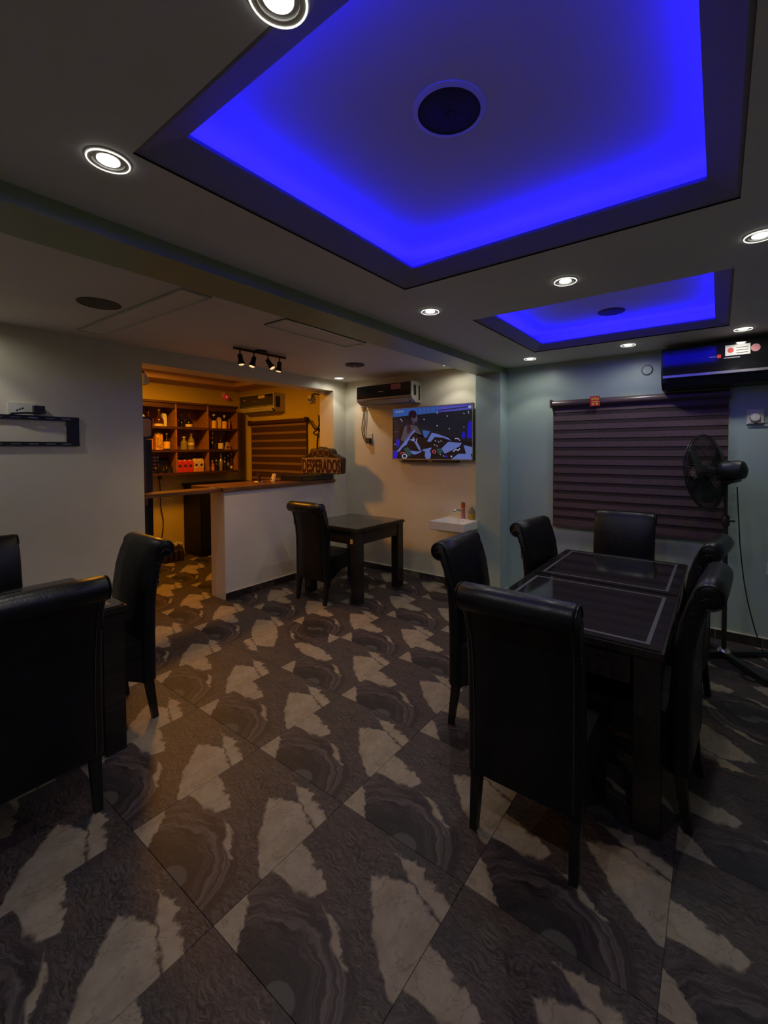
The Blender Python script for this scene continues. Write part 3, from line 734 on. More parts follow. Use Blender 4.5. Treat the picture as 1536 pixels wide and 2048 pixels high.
def line(name, pts, wd):
    L = [Vector((a, b*.57)) for a, b in pts]; up, dn = [], []
    for i, p in enumerate(L):
        t = (L[min(i+1, len(L)-1)] - L[max(i-1, 0)]).normalized(); nn = Vector((-t.y, t.x))*wd/2
        up.append(p+nn); dn.append(p-nn)
    sp_(name, [(q.x, q.y/.57) for q in up + dn[::-1]])
sp_('dark', [(0,0),(1,0),(1,1),(0,1)])
sp_('cyan', [(0,0),(.60,0),(.60,.12),(0,.16)])
for k in range(5): sp_('navy', [(.34+k*.055,0),(.344+k*.055,0),(.344+k*.055,.14),(.34+k*.055,.14)])
sp_('violet', [(.60,0),(1,0),(1,.10),(.60,.12)])
sp_('navy', [(.60,.075),(.95,.04),(.95,.06),(.60,.095)])
for a in range(5): line('white', [(.035+a*.024, .07), (.045+a*.024, .035), (.05+a*.024, .07)], .006)
sp_('white', [(.955,.035),(.985,.033),(.985,.075),(.955,.077)]); sp_('violet', [(.962,.045),(.967,.045),(.967,.066),(.962,.066)])
for a, b, c in ((.10,.20,.02),(.12,.24,.012),(.415,.23,.014),(.58,.12,.016),(.705,.19,.010),(.90,.16,.010),(.95,.13,.012),(.955,.16,.008),(.58,.36,.016),(.73,.43,.010),(.90,.41,.008),(.02,.70,.012)):
    line('white', [(a, b), (a+c, b+c*1.3)], .008)
line('skin', [(0, .24), (.05, .235)], .004); line('skin', [(0, .46), (.08, .45)], .006)
sp_('blue', [(.955,.33),(.995,.30),(.995,.62),(.94,.62),(.945,.45)]); blob('blue', .90, .56, .02, .04)
sp_('blue', [(.05,.62),(.08,.60),(.10,.66),(.07,.78),(.04,.74)]); sp_('blue', [(0,.84),(.06,.84),(.07,1),(0,1)])
# the man
sp_('skin', [(.13,.40),(.18,.34),(.25,.33),(.33,.36),(.38,.50),(.38,.62),(.30,.72),(.20,.70),(.11,.62)])
sp_('plum', [(.20,.30),(.24,.34),(.26,.44),(.20,.52),(.19,.42)]); sp_('black', [(.10,.38),(.14,.34),(.16,.36),(.13,.52),(.11,.60),(.08,.60)])
blob('skin', .295, .22, .045, .062); blob('hair', .27, .13, .055, .050)
sp_('hair', [(.22,.12),(.26,.10),(.275,.30),(.24,.33),(.22,.24)]); sp_('plum', [(.285,.28),(.33,.27),(.32,.33),(.29,.34)])
blob('skin', .265, .215, .010, .02)
# draped cloth
sp_('black', [(.07,.88),(.16,.70),(.28,.47),(.36,.56),(.50,.62),(.58,.55),(.70,.56),(.82,.62),(1,.70),(1,1),(.05,1)])
sp_('cloth', [(.05,.86),(.16,.66),(.28,.45),(.31,.42),(.30,.47),(.20,.62),(.19,.72),(.13,.78),(.09,.86)])
sp_('cloth', [(.19,.74),(.24,.84),(.34,.86),(.40,.83),(.37,.88),(.30,.92),(.26,.90)])
sp_('cloth', [(.21,.62),(.28,.61),(.36,.74),(.38,.84),(.35,.82),(.29,.66)])
sp_('cyan', [(.40,.44),(.50,.47),(.45,.60),(.42,.58)])
sp_('cloth', [(.46,.66),(.52,.50),(.58,.52),(.72,.60),(.76,.66),(.66,.60),(.56,.58),(.50,.68)])
sp_('cloth', [(.40,.82),(.52,.78),(.50,.84),(.42,.86)])
sp_('cloth', [(.64,.80),(.72,.68),(.88,.70),(.86,.76),(.76,.84),(.68,.90)])
sp_('cloth', [(.90,.74),(1,.78),(1,.90),(.93,.90)]); sp_('cloth', [(.76,1),(.84,.90),(.98,.90),(1,1)])
blob('cloth', .47, .92, .04, .055)
sp_('teal', [(.15,.80),(.21,.77),(.26,.92),(.20,.97)]); sp_('teal', [(.58,.80),(.64,.80),(.66,.88),(.60,.90)])
blob('red', .55, .86, .025, .022); blob('black', .55, .86, .014, .012); blob('white', .16, .95, .038, .028); blob('black', .16, .95, .024, .018); line('red', [(.10,.90),(.14,.87),(.17,.90)], .01)
line('white', [(.27,.60),(.285,.58),(.30,.62),(.28,.64),(.265,.62)], .007); line('white', [(.33,.60),(.32,.66),(.335,.70)], .007)
for a, b in ((.56,.64),(.60,.66),(.63,.65),(.55,.72),(.58,.74),(.62,.90),(.66,.93)): line('white', [(a, b), (a+.012, b+.025)], .007)
line('white', [(.78,.86),(.81,.82),(.84,.84),(.86,.80)], .012); line('white', [(.80,.62),(.84,.62),(.86,.66)], .008)
blob('blue', .70, .95, .015, .012); blob('white', .76, .95, .010, .010)
sc_o = scr.mesh('screen', sm_); so = bpy.data.objects.new('screen', sc_o); C.objects.link(so); so.parent = tv
tl = bpy.data.lights.new('screen_glow', 'AREA'); tl.shape = 'RECTANGLE'; tl.size = 1.0; tl.size_y = .55; tl.energy = .8; tl.color = (.25, .3, 1.)
tlo = bpy.data.objects.new('screen_glow', tl); C.objects.link(tlo); tlo.location = (-.782, 3.445, 1.742); tlo.rotation_euler = (R(-90), 0, 0)

# ------------------------------------------------------------------ wash basin
wb = thing('wash_basin', 'white wall-hung wash basin between the television and the pillar', 'wash basin', (-.345, YB-.001, .66))
bm = MB(); x0, x1, y0, y1, zt = -.225, .20, -.43, 0, .13
out_b = [(-.16,-.30),(.14,-.30),(.14,0),(-.16,0)]; out_t = [(x0,y0),(x1,y0),(x1,y1),(x0,y1)]
inn_t = [(x0+.025,y0+.025),(x1-.025,y0+.025),(x1-.025,y1-.12),(x0+.025,y1-.12)]; inn_b = [(x0+.09,y0+.09),(x1-.09,y0+.09),(x1-.09,y1-.17),(x0+.09,y1-.17)]
V = lambda L, z: [bm.bm.verts.new((a, b, z)) for a, b in L]
A, B_, B2, Ct, D_ = V(out_b, .0), V(out_t, .05), V(out_t, zt), V(inn_t, zt), V(inn_b, .045)
bm._f(A[::-1]); bm._f(D_)
for lo, hi in ((A, B_), (B_, B2), (B2, Ct), (Ct, D_)):
    for i in range(4): bm._f([lo[i], lo[(i+1)%4], hi[(i+1)%4], hi[i]])
bm.bevel(.010, 3).obj('bowl', M['porcelain'], wb, 45)
MB().lathe([(0, .002), (.014, .002), (.014, 0)], 14, Matrix.Translation((.02, -.132, .10)) @ Matrix.Rotation(R(80), 4, 'X'), cap=False).obj('overflow_hole', M['black'], wb)
tp = thing('tap', 'chrome basin tap in pink film with an orange band near its top', 'tap', (-.352, YB-.075, .7905))
MB().lathe([(0, 0), (.026, 0), (.022, .012), (.021, .12), (0, .12)], 18, cap=False).obj('body', M['pink'], tp, 40)
MB().lathe([(0, .12), (.024, .12), (.024, .172), (0, .172)], 18, cap=False).obj('band', M['band'], tp, 40)
MB().tube([(0, -.015, .085), (-.03, -.075, .098), (-.05, -.11, .092), (-.053, -.118, .080)], .012, 12).obj('spout', M['chrome'], tp, 40)
MB().lathe([(0, .172), (.02, .172), (.02, .18), (0, .184)], 14, cap=False).obj('lever', M['chrome'], tp, 40)
sp2 = thing('soap_bottle', 'clear pump bottle of yellow soap on the right of the wash basin', 'soap bottle', (-.250, YB-.07, .7905))
MB().lathe([(0, 0), (.035, 0), (.038, .01), (.038, .065), (0, .065)], 16, cap=False).obj('soap', M['soap'], sp2, 40)
MB().lathe([(.0375, .066), (.037, .09), (.014, .12), (.014, .13), (0, .13)], 16, cap=False).obj('bottle', M['petclear'], sp2, 40)
MB().tube([(0, 0, .13), (0, 0, .165), (-.03, -.01, .168)], .005, 8).obj('pump', M['white'], sp2)

# ------------------------------------------------------------------ window blinds
def zebra(name, lab, x0, x1, ztop, zbot, y, pitch, frac, rail_r, mats, cat='blind'):
    r = thing(name, lab, cat, (0, y, 0))
    MB().tube([(x0-.012, -.035, ztop+.035), (x1+.012, -.035, ztop+.035)], rail_r, 16).obj('cassette', mats[2], r, 50)
    for xx in (x0-.02, x1+.006): MB().box(xx, xx+.014, -.078, 0, ztop-.002, ztop+.078).bevel(.004).obj('end_cap', mats[2], r)
    z = ztop; k = 0
    while z > zbot+.02:
        h = min(pitch*frac, z-zbot); MB().box(x0, x1, -.030, -.0285, z-h, z).obj('solid_band', mats[0], r)
        z2_ = z-h; h2 = min(pitch*(1-frac), z2_-zbot)
        if h2 > .003: MB().box(x0+.001, x1-.001, -.0262, -.025, z2_-h2, z2_+.002).obj('sheer_band', mats[1], r)
        z -= pitch; k += 1
    MB().box(x0, x1, -.036, -.020, zbot-.022, zbot+.004).bevel(.004).obj('bottom_rail', mats[2], r)
    return r
zb = zebra('window_blind', 'plum zebra roller blind over the window behind the glass-topped dining table', .60, 1.98, 1.952, .815, YW-.001, .0835, .58, .034, (M['blind'], M['blind2'], M['blindrail']))
tag(MB().box(1.0, 1.085, -.0015, 0, 0, .09).obj('price_tag', M['red'], None, loc=(-.05, YW-.0725, 1.945)), 'red square tag stuck on the cassette of the plum blind', 'tag')
tg = [o for o in C.objects if o.name == 'price_tag'][0]
for k, (a, b, c, d) in enumerate(((1.012, 1.03, .055, .075), (1.036, 1.05, .058, .08), (1.056, 1.074, .055, .075), (1.012, 1.074, .035, .043), (1.02, 1.035, .010, .028), (1.05, 1.066, .010, .028))):
    MB().box(a, b, -.0022, -.0015, c, d).obj('print', M['yellowlab'], tg)
zebra('window_blind', 'brown striped zebra blind on the bar side wall behind the counter', -4.27, -2.93, 1.95, .95, 3.519, .118, .28, .034, (M['bblind'], M['bblind2'], M['shelfdark']))

# ------------------------------------------------------------------ things on the counter
CT = 1.1655
am = thing('cash_drawer', 'low black box lying on the right end of the bar worktop under the sign', 'box', (0, 0, 0))
MB().box(-2.56, -2.19, 2.74, 3.29, CT, CT+.065).bevel(.006).obj('case', M['black'], am)
MB().box(-2.19, -2.187, 2.78, 3.25, CT+.012, CT+.052).obj('front_plate', M['gloss'], am)
cd = thing('card_terminal', 'small dark tilted card holder on the worktop', 'card holder', (-2.60, 2.45, CT), R(-30))
MB().box(-.085, .085, -.012, .012, 0, .10).bevel(.003).obj('board', M['shelfdark'], cd)
MB().box(-.09, .09, -.05, .04, 0, .004).obj('foot', M['paper'], cd)
nb = thing('paper_stand', 'cream paper tray standing on the worktop beside the card holder', 'tray', (-2.62, 2.66, CT), R(-30))
MB().prism([(-.12, 0), (.12, 0), (.085, .085), (-.085, .085)], -.012, .012, lambda a, b, h: Vector((a, h+b*.3, b))).obj('panel', M['paper'], nb)
MB().box(-.03, .03, -.0165, -.0122, .012, .03).obj('slot', M['shelfdark'], nb)

# beer sign standing on the box
sg = thing('beer_sign', 'dark cut-out sign with red lettering and three discs on the bar counter', 'sign', (-2.245, 3.17, CT+.066), R(6))
sw = .34
def signpoly(g):
    pts = []
    def arc(cx, cz, r, a0, a1, n=8):
        for k in range(n+1):
            t = R(a0+(a1-a0)*k/n); pts.append((cx+r*math.cos(t), cz+r*math.sin(t)))
    arc(sw-.05, .05, .04+g, -90, 0); arc(sw-.045, .185, .045+g, 0, 90)
    arc(.135, .275, .062+g, 0, 80); arc(.0, .295, .066+g, 45, 135); arc(-.135, .275, .062+g, 100, 180)
    arc(-sw+.045, .195, .045+g, 90, 180); arc(-sw+.05, .05, .04+g, 180, 270)
    return pts
MB().prism(signpoly(0), 0, .085, lambda a, b, h: Vector((a, h-.04, b))).obj('body', M['signface'], sg)
MB().prism(signpoly(-.014), -.003, 0, lambda a, b, h: Vector((a, h-.04, b))).obj('edge_line', M['signline'], sg)
MB().prism(signpoly(-.021), -.005, -.003, lambda a, b, h: Vector((a, h-.04, b))).obj('face', M['signface'], sg)
for cx, cz in ((-.095, .272), (.0, .288), (.095, .272)):
    o = MB().lathe([(0, .0085), (.044, .0085), (.044, .005)], 24, Matrix.Translation((cx, -.04, cz)) @ Matrix.Rotation(PI/2, 4, 'X'), cap=False).obj('disc', M['signline'], sg)
    MB().lathe([(0, .0105), (.037, .0105), (.037, .0085)], 24, Matrix.Translation((cx, -.04, cz)) @ Matrix.Rotation(PI/2, 4, 'X'), cap=False).obj('disc_face', M['signlet'], o)
def letters(name, txt, size, width, loc, mat, off, dy, parent, xs=1.):
    cu = bpy.data.curves.new(name, 'FONT'); cu.body = txt; cu.size = size; cu.align_x = 'CENTER'; cu.offset = off; cu.extrude = .0012; cu.resolution_u = 3
    o = bpy.data.objects.new('tmp', cu); C.objects.link(o); bpy.context.view_layer.update()
    me = bpy.data.meshes.new_from_object(o.evaluated_get(bpy.context.evaluated_depsgraph_get())); bpy.data.objects.remove(o)
    xsz = max(v.co.x for v in me.vertices) - min(v.co.x for v in me.vertices); s = width/xsz
    me.transform(Matrix.Rotation(PI/2, 4, 'X') @ Matrix.Diagonal((s, 1, 1, 1)))
    me.materials.append(mat); me.name = name
    q = bpy.data.objects.new(name, me); C.objects.link(q); q.parent = parent; q.location = (loc[0], loc[1]+dy, loc[2]); return q
MB().prism([(-.325, .022), (.325, .022), (.325, .212), (.16, .222), (0, .226), (-.16, .222), (-.325, .212)], -.0065, -.005, lambda a, b, h: Vector((a, h-.04, b))).obj('letter_plate', M['signline'], sg)
letters('lettering', 'DESPERADOS', .232, .635, (0, -.045, .034), M['signlet'], .007, -.0035, sg)

# wiring and small fittings at the bar opening
tag(MB().tube(catmull([(-2.50, 3.33, 2.02), (-2.53, 3.40, 1.95), (-2.60, 3.45, 1.86), (-2.75, 3.47, 1.80), (-2.68, 3.46, 1.76), (-2.52, 3.36, 1.78)]), .010, 6).tube(catmull([(-2.50, 3.34, 1.98), (-2.58, 3.42, 1.90), (-2.70, 3.46, 1.84), (-2.86, 3.48, 1.99)]), .012, 6).tube(catmull([(-2.51, 3.35, 1.84), (-2.60, 3.44, 1.83), (-2.66, 3.46, 1.70), (-2.67, 3.46, 1.55)]), [.012]*24+[.003], 6).obj('cable_bundle', M['iron'], None, 40), 'tangle of dark cables on the bar wall beside the opening', 'cables')
tag(MB().tube(catmull([(-2.49, 3.34, 1.86), (-2.56, 3.43, 1.87), (-2.62, 3.46, 1.83), (-2.56, 3.44, 1.79), (-2.49, 3.33, 1.785)]), .008, 6).obj('white_cable', M['white'], [o for o in C.objects if o.name == 'cable_bundle'][0], 40), 'white cable loop')
el = thing('emergency_lamp', 'pale twin-bracket lamp hanging inside the bar opening at its top right corner', 'lamp', (-2.60, 3.30, 2.25))
MB().lathe([(0, -.075), (.05, -.06), (.058, 0), (.045, .05), (0, .06)], 16, cap=False).obj('shade', M['ivory'], el, 40)
MB().tube([(.0, -.0, .05), (.0, .05, .075), (0, .10, .075), (.0, .219, .06)], .010, 6).tube([(.0, -.062, .0), (.03, -.075, -.04), (.06, -.06, -.02), (.05, -.02, .05), (0, .04, .07)], .006, 6).obj('bracket', M['iron'], el)
tag(MB().box(-2.40, -2.31, 3.20, 3.29, 2.298, 2.3245).bevel(.003).obj('junction_cover', M['white']), 'small white cover plate under the lintel at the right end of the bar opening', 'cover plate')
cc = thing('security_camera', 'small white cone-shaped security camera inside the top left corner of the bar opening', 'camera', (-2.36, 1.075, 2.215))
MB().lathe([(0, -.055), (.036, -.05), (.038, -.02), (.016, .05), (0, .055)], 16, cap=False).obj('housing', M['white'], cc, 40)
MB().tube([(0, 0, .05), (0.0, -.03, .075), (.0, -.090, .085)], .009, 8).obj('arm', M['black'], cc)
MB().lathe([(0, -.058), (.014, -.056), (.014, -.05)], 12, cap=False).obj('lens', M['black'], cc)

# ------------------------------------------------------------------ left wall bracket and socket
br = thing('tv_wall_bracket', 'empty black slotted television bracket screwed to the left wall', 'bracket', (XL, 0, 0))
for z in (1.592, 1.785): 
    rail = MB().box(.004, .020, -.42, .51, z, z+.030).bevel(.002).obj('rail', M['blackmet'], br)
    for k in range(9): MB().box(.0202, .0208, -.40+k*.1, -.345+k*.1, z+.012, z+.017).obj('slot', M['silver'], rail)
MB().box(.003, .017, .43, .51, 1.60, 1.80).bevel(.004).obj('end_plate', M['blackmet'], br)
MB().box(.003, .017, -.42, -.34, 1.60, 1.80).bevel(.004).obj('end_plate', M['blackmet'], br)
wk = thing('wall_socket', 'white double socket with a black plug above the bracket on the left wall', 'socket', (XL, .17, 1.862))
MB().box(0, .012, -.078, .078, -.043, .043).bevel(.003).obj('plate', M['white'], wk)
for yy in (-.03, .0, -.015): MB().box(.012, .0126, yy-.006, yy+.006, -.003 + yy*.5, .008 + yy*.5).obj('pin_hole', M['black'], wk)
MB().box(.012, .055, .09-.035, .09+.03, -.030, .025).bevel(.008).obj('plug', M['black'], wk, 40)
tag(MB().tube(catmull([(XL+.05, .27, 1.86), (XL+.055, .29, 1.845), (XL+.05, .25, 1.832), (XL+.045, .17, 1.83), (XL+.03, .10, 1.822)]), .007, 6).obj('power_cord', M['black'], None, 40), 'short black cord curling from the plug on top of the left wall bracket', 'cord')

# ------------------------------------------------------------------ window wall details
hc = tag(MB().lathe([(0, .012), (.036, .012), (.042, .004), (.042, 0)], 24, Matrix.Rotation(PI/2, 4, 'X'), cap=False).obj('hole_cover', M['green'], None, 40, loc=(1.405, YW, 2.237)), 'round painted cover plate high on the window wall left of the air conditioner', 'cover plate')
MB().lathe([(.043, .002), (.046, .001), (.046, 0), (.043, 0)], 24, Matrix.Rotation(PI/2, 4, 'X'), cap=False).obj('shadow_gap', M['iron'], hc)
w1 = thing('wall_socket', 'white socket with a round white plug on the window wall right of the blind', 'socket', (2.145, YW, 1.80))
MB().box(-.052, .052, -.012, 0, -.06, .055).bevel(.003).obj('plate', M['white'], w1)
MB().lathe([(0, .040), (.028, .036), (.034, .012)], 20, Matrix.Translation((0, 0, -.012)) @ Matrix.Rotation(PI/2, 4, 'X'), cap=False).obj('plug', M['white'], w1, 40)
tag(MB().tube(catmull([(2.10, YW-.02, 1.742), (2.17, YW-.02, 1.742), (2.25, YW-.02, 1.75), (2.36, YW-.02, 1.78), (2.5, YW-.02, 1.8)]), .005, 6).obj('power_cord', M['black'], None, 40), 'thin black cord running right from the white socket beside the blind', 'cord')
w2 = thing('wall_socket', 'low white socket on the window wall at the right edge of the photo', 'socket', (2.27, YW, .62))
MB().box(-.043, .043, -.012, 0, -.043, .043).bevel(.003).obj('plate', M['white'], w2)
MB().box(-.012, .012, -.016, -.012, -.012, .012).obj('rocker', M['ivory'], w2)

# ------------------------------------------------------------------ pedestal fan
fn = thing('pedestal_fan', 'dark grey industrial pedestal fan in front of the window blind', 'fan', (1.965, 3.22, 0))
m = MB()
for a in (35, 125, 215, 305):
    rot = Matrix.Rotation(R(a), 4, 'Z'); m.box(0, .40, -.022, .022, .012, .045, rot)
    m.box(.36, .40, -.026, .026, 0, .012, rot)
m.obj('base', M['iron'], fn)
MB().lathe([(.045, .045), (.04, .055), (.024, .065), (.0, .065)], 18, cap=False).obj('collar', M['chrome'], fn, 40)
MB().tube([(0, 0, .05), (0, 0, 1.02)], .0165, 14).obj('pole', M['iron'], fn, 50)
MB().tube([(0, 0, 1.0), (0, 0, 1.30)], .012, 12).obj('inner_pole', M['iron'], fn, 50)
k_ = MB().lathe([(.026, .98), (.026, 1.05), (.018, 1.06)], 14, cap=True).obj('clamp', M['black'], fn, 40)
MB().tube([(.02, 0, 1.02), (.055, 0, 1.02)], .010, 10).obj('knob', M['black'], k_)
ax = Vector((.90, -.40, .10)).normalized()              # from the fan disc back to the motor
up = (Vector((-.16, 0, 1)) - ax*ax.dot(Vector((-.16, 0, 1)))).normalized(); sd_ = up.cross(ax)
hub = Vector((-.125, -.03, 1.375))
FM = Matrix(((sd_.x, up.x, ax.x, hub.x), (sd_.y, up.y, ax.y, hub.y), (sd_.z, up.z, ax.z, hub.z), (0, 0, 0, 1)))  # local z = ax
MB().lathe([(0, .10), (.045, .10), (.066, .115), (.070, .15), (.070, .215), (.060, .245), (.030, .26), (0, .262)], 22, FM, cap=False).obj('motor', M['iron'], fn, 40)
MB().box(-.055, .055, -.085, -.068, .13, .20, FM).tube([(0, 0, 1.29), FM @ Vector((0, -.07, .17))], .016, 10).obj('yoke', M['black'], fn)
cage = MB(); RR = .275
def ring(rad, z, t): cage.tube([FM @ Vector((rad*math.cos(2*PI*k/48), rad*math.sin(2*PI*k/48), z)) for k in range(49)], t, 5, False)
ring(RR, -.005, .0045); ring(RR+.002, .012, .0045); ring(RR*.72, .062, .002); ring(RR*.42, .092, .002); ring(.07, .105, .003); ring(RR*.7, -.058, .002); ring(RR*.4, -.078, .002); ring(.05, -.085, .003)
cage.obj('guard_ring', M['blackmet'], fn)
ribs = MB()
for k in range(84):
    t = 2*PI*k/84; c, s_ = math.cos(t), math.sin(t)
    ribs.tube([FM @ Vector((r_*c, r_*s_, z)) for r_, z in ((.06, .106), (.15, .088), (.22, .05), (RR, .012))], .0017, 4, False)
    ribs.tube([FM @ Vector((r_*c, r_*s_, z)) for r_, z in ((.05, -.085), (.14, -.075), (.22, -.045), (RR, -.005))], .0017, 4, False)
tag(ribs.obj('guard_ribs', M['blackmet'], fn), kind='stuff')
for k in range(3):
    bl = MB(); n = 9; g0, g1 = [], []
    for i in range(n):
        q = i/(n-1); a = 2*PI*k/3 + (q-.5)*1.35; 
        g0.append(bl.bm.verts.new(FM @ Vector((.045*math.cos(a*1), .045*math.sin(a), (q-.5)*.03)))); rad = .235 - .05*abs(q-.45)**1.5*2
        g1.append(bl.bm.verts.new(FM @ Vector((rad*math.cos(a+.25), rad*math.sin(a+.25), (q-.5)*.085))))
    for i in range(n-1): bl._f([g0[i], g0[i+1], g1[i+1], g1[i]])
    o = bl.obj('blade', M['iron'], fn); sol = o.modifiers.new('thick', 'SOLIDIFY'); sol.thickness = .002
MB().lathe([(0, -.06), (.03, -.055), (.048, -.03), (.048, .03), (.02, .10), (0, .10)], 18, FM, cap=False).obj('hub', M['blackmet'], fn, 40)
MB().box(-.02, .02, .0712, .0722, .135, .175, FM).obj('rating_plate', M['silver'], fn)
MB().tube(catmull([(.065, -.02, 1.27), (.075, -.03, 1.05), (.09, -.03, .80), (.125, -.05, .50), (.195, -.09, .20), (.275, -.14, .04), (.335, -.22, .008), (.255, -.29, .008), (.135, -.32, .008), (.095, -.26, .008), (.175, -.22, .008), (.295, -.26, .008), (.435, -.32, .008)]), .0045, 6).obj('power_cord', M['black'], fn, 40)

# ------------------------------------------------------------------ dining tables
def table_proto():
    r = thing('dining_table', 'table', 'table')
    w_, d_, H = .405, .395, .76
    MB().box(-w_, w_, -d_, d_, H-.034, H-.006).bevel(.004, 2).obj('tabletop', M['tablewood'], r)
    MB().box(-w_+.012, w_-.012, -d_+.012, d_-.012, H-.006, H).bevel(.0015, 1).obj('glass_pane', M['glass'], r)
    m = MB(); a, b, t = w_-.055, d_-.055, .016
    m.box(-a, a, -b, -b+t, H+.0002, H+.0008).box(-a, a, b-t, b, H+.0002, H+.0008).box(-a, -a+t, -b+t, b-t, H+.0002, H+.0008).box(a-t, a, -b+t, b-t, H+.0002, H+.0008)
    m.obj('frosted_border', M['frost'], r)
    for sx in (-1, 1):
        for sy_ in (-1, 1):
            MB().box(sx*(w_-.012)-(.095 if sx > 0 else 0), sx*(w_-.012)+(0 if sx > 0 else .095), sy_*(d_-.012)-(.095 if sy_ > 0 else 0), sy_*(d_-.012)+(0 if sy_ > 0 else .095), 0, H-.034).bevel(.004, 2).obj('leg', M['tablewood'], r)
    for s_ in (-1, 1):
        MB().box(-w_+.12, w_-.12, s_*(d_-.03)-.012, s_*(d_-.03)+.012, H-.165, H-.034).obj('apron', M['tablewood'], r)
        MB().box(s_*(w_-.03)-.012, s_*(w_-.03)+.012, -d_+.12, d_-.12, H-.165, H-.034).obj('apron', M['tablewood'], r)
    return r
tbs = [((1.352, 1.578), 0, 'black glass-topped table forming the near half of the long dining set'),
       ((1.352, 2.372), 0, 'black glass-topped table forming the far half of the long dining set, nearer the window'),
       ((-1.372, 2.815), 0, 'square black glass-topped table standing alone in front of the bar counter'),
       ((-.962, -.185), 0, 'black table at the left edge of the photo, mostly hidden behind a chair')]
tp0 = None
for (x, y), rz, lab in tbs:
    if tp0 is None: o = tp0 = table_proto()
    else: o = copy_tree(tp0)
    o.location = (x, y, 0); o.rotation_euler = (0, 0, rz); o['label'] = lab; o['group'] = 'black glass-topped dining tables'
st_ = tag(MB().box(0, .034, -.0012, 0, 0, .045).obj('sticker', M['creamlab'], None, loc=(-1.075, 2.4315, .605)), 'small orange and cream sticker on the leg of the table by the bar', 'sticker')
for k in range(3): MB().box(.004+k*.010, .010+k*.010, -.0018, -.0012, .006, .038).obj('print', M['orangelab'], st_)

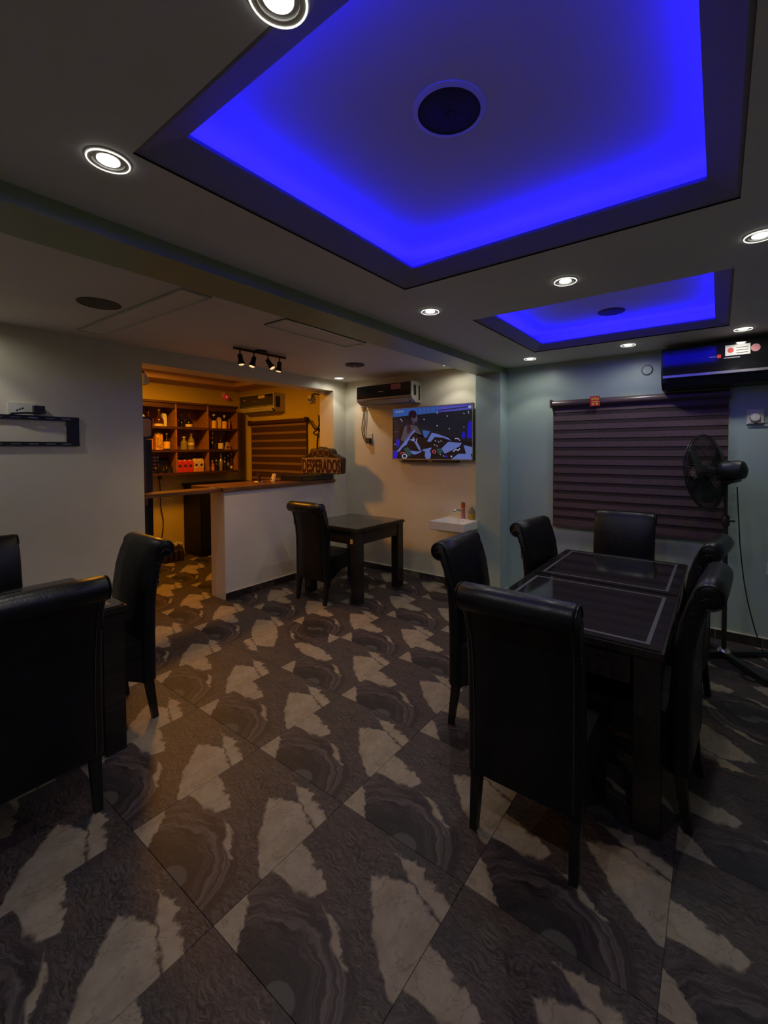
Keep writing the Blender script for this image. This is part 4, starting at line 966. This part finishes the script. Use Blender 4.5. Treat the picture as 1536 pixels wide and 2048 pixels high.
# ------------------------------------------------------------------ scroll-back chairs
def chair_proto():
    r = thing('dining_chair', 'chair', 'chair')
    W = .225
    # back: profile in (b, z), b>0 is behind the rear legs' line
    rear = [(0, .235), (0, .50), (.004, .66), (.016, .78), (.036, .87), (.056, .925)]
    cx, cz, rr_ = .062, .975, .052
    arc = [(cx + rr_*math.cos(R(a)), cz + rr_*math.sin(R(a))) for a in range(-70, 150, 20)]
    front = [(.012, .985), (-.010, .94), (-.036, .85), (-.056, .72), (-.066, .55), (-.072, .235)]
    prof = rear + arc + front
    # shallow horizontal subdivisions across the width keep the padding soft
    m = MB()
    xs_ = [-W, -W+.012, -W*.4, 0, W*.4, W-.012, W]; puff = [.0, .006, .009, .010, .009, .006, .0]
    cb_, cz_ = -.02, .62
    rings = []
    for x, pf in zip(xs_, puff):
        ring_ = []
        for b, z in prof:
            s_ = 1 if abs(x) < W else .0
            ins = .0 if abs(x) < W else .008
            # inset the outline at the two side faces
            n = Vector((b-(-.03 if z < .9 else cx), (0 if z < .9 else z-cz)))
            if n.length > 0: n.normalize()
            ring_.append(m.bm.verts.new((x, -(b + n.x*(pf*.4 - ins)), z + n.y*(pf*.4-ins))))
        rings.append(ring_)
    N = len(prof)
    for a, b in zip(rings, rings[1:]):
        for k in range(N): m._f([a[k], a[(k+1)%N], b[(k+1)%N], b[k]])
    m._f(rings[0][::-1]); m._f(rings[-1])
    bk = m.obj('backrest', M['leather'], r, 50)
    for sx in (-1, 1):
        mm = MB(); pts = [(sx*(W+.0005), -(cx + (rr_-.004)*math.cos(R(a))), cz + (rr_-.004)*math.sin(R(a))) for a in range(-100, 190, 15)]
        mm.tube(pts, .0035, 6).obj('piping', M['gather'], bk, 40)
        # gathered leather at the end of the roll
        mm = MB(); 
        for q in range(5):
            a = R(-150+q*31); p0 = Vector((sx*(W-.004), -cx, cz)); p1 = p0 + Vector((sx*.004, -math.cos(a)*rr_*.85, math.sin(a)*rr_*.85))
            mm.tube([p0 + Vector((sx*.006, 0, 0)), (p0+p1)/2 + Vector((sx*.004, 0, 0)), p1], [.004, .0035, .001], 6)
        for q in range(4):
            z = .91 - q*.035; mm.tube([(sx*(W-.003), .012-.01*q, z), (sx*(W-.0015), -.02, z-.012), (sx*(W-.003), -.036+.006*q, z-.035)], [.002, .0045, .001], 6)
        mm.obj('gathers', M['gather'], bk, 50)
        MB().tube([(sx*(W-.030), -.0035, .25), (sx*(W-.030), -.0035, .50), (sx*(W-.028), -.009, .67), (sx*(W-.026), -.020, .78), (sx*(W-.024), -.040, .87), (sx*(W-.024), -.060, .925)], .0016, 5).obj('stitching', M['stitch'], bk)
    m = MB().box(-W+.006, W-.006, .070, .452, .385, .475).bevel(.022, 3)
    st = m.obj('seat', M['leather'], r, 50)
    m = MB(); y0_, y1_ = .070, .442
    for sx in (-1, 1):
        x = sx*(W-.012); poly = [(y0_, .39), (y1_, .39), (y1_, .355), (y1_-.05, .335), (y0_+.16, .325), (y0_+.06, .27), (y0_, .238)]
        m.prism(poly, -.006, .006, lambda a, b, h, x=x: Vector((x+h, a, b)))
    m.box(-W+.012, W-.012, y1_-.012, y1_, .335, .39)
    m.obj('seat_skirt', M['leather'], r)
    MB().tube([(-W+.012, .08, .470), (-W+.012, .437, .470), (W-.012, .437, .470), (W-.012, .08, .470)], .003, 5).obj('seat_piping', M['stitch'], st)
    for sx in (-1, 1):
        for yy, rk in ((-.036, -.012), (.435, .012)):
            m = MB(); a, b = .022, .015; xc = sx*(W-.028)
            if yy > 0: yy = .415; zt = .385
            else: zt = .26; yy = .036
            t = [(xc-a, yy-a, zt), (xc+a, yy-a, zt), (xc+a, yy+a, zt), (xc-a, yy+a, zt)]
            q = [(xc-b, yy-b+rk*3, 0), (xc+b, yy-b+rk*3, 0), (xc+b, yy+b+rk*3, 0), (xc-b, yy+b+rk*3, 0)]
            A = [m.bm.verts.new(p) for p in t]; B = [m.bm.verts.new(p) for p in q]; m._f(A); m._f(B[::-1])
            for i in range(4): m._f([B[i], B[(i+1)%4], A[(i+1)%4], A[i]])
            m.bevel(.003, 1).obj('leg', M['legwood'], r)
    return r
chairs = [((1.32, .83), 0, 'black leather scroll-back chair closest to the camera, at the near end of the long table', 1),
          ((.70, 1.56), -88, 'black leather scroll-back chair on the left of the long table, before the wash basin', 1),
          ((.845, 2.42), -97, 'black leather scroll-back chair at the far left of the long table, beside the pillar', 1),
          ((1.29, 3.20), 180, 'black leather scroll-back chair at the far end of the long table, below the blind', 1),
          ((1.855, 2.34), 82, 'black leather scroll-back chair at the far right of the long table, below the fan', 1),
          ((1.85, 1.51), 86, 'black leather scroll-back chair on the near right side of the long table', 1),
          ((-.235, -.24), 90, 'black leather scroll-back chair in the left foreground, its back filling the left edge', 2),
          ((-.925, .408), 180, 'black leather scroll-back chair beside the bar entrance, at the left table', 2),
          ((-1.62, -.21), -90, 'black leather scroll-back chair cut off at the left edge behind the foreground chair', 2),
          ((-1.432, 2.225), 1, 'single brown-black scroll-back chair at the square table by the bar counter', 3)]
cp = None
for (x, y), a, lab, g in chairs:
    if cp is None: o = cp = chair_proto()
    else: o = copy_tree(cp)
    o.location = (x, y, 0); o.rotation_euler = (0, 0, R(a)); o['label'] = lab
    o['group'] = {1: 'chairs around the long table', 2: 'chairs at the left table', 3: 'chairs at the square table'}[g]

# ------------------------------------------------------------------ warm lamp of the bar
bl_ = bpy.data.lights.new('bar_lamp', 'AREA'); bl_.shape = 'DISK'; bl_.size = .35; bl_.energy = P_BAR; bl_.color = (1., .38, .02)
bo = bpy.data.objects.new('bar_lamp', bl_); C.objects.link(bo); bo.location = (-3.35, 1.75, HB+.07)
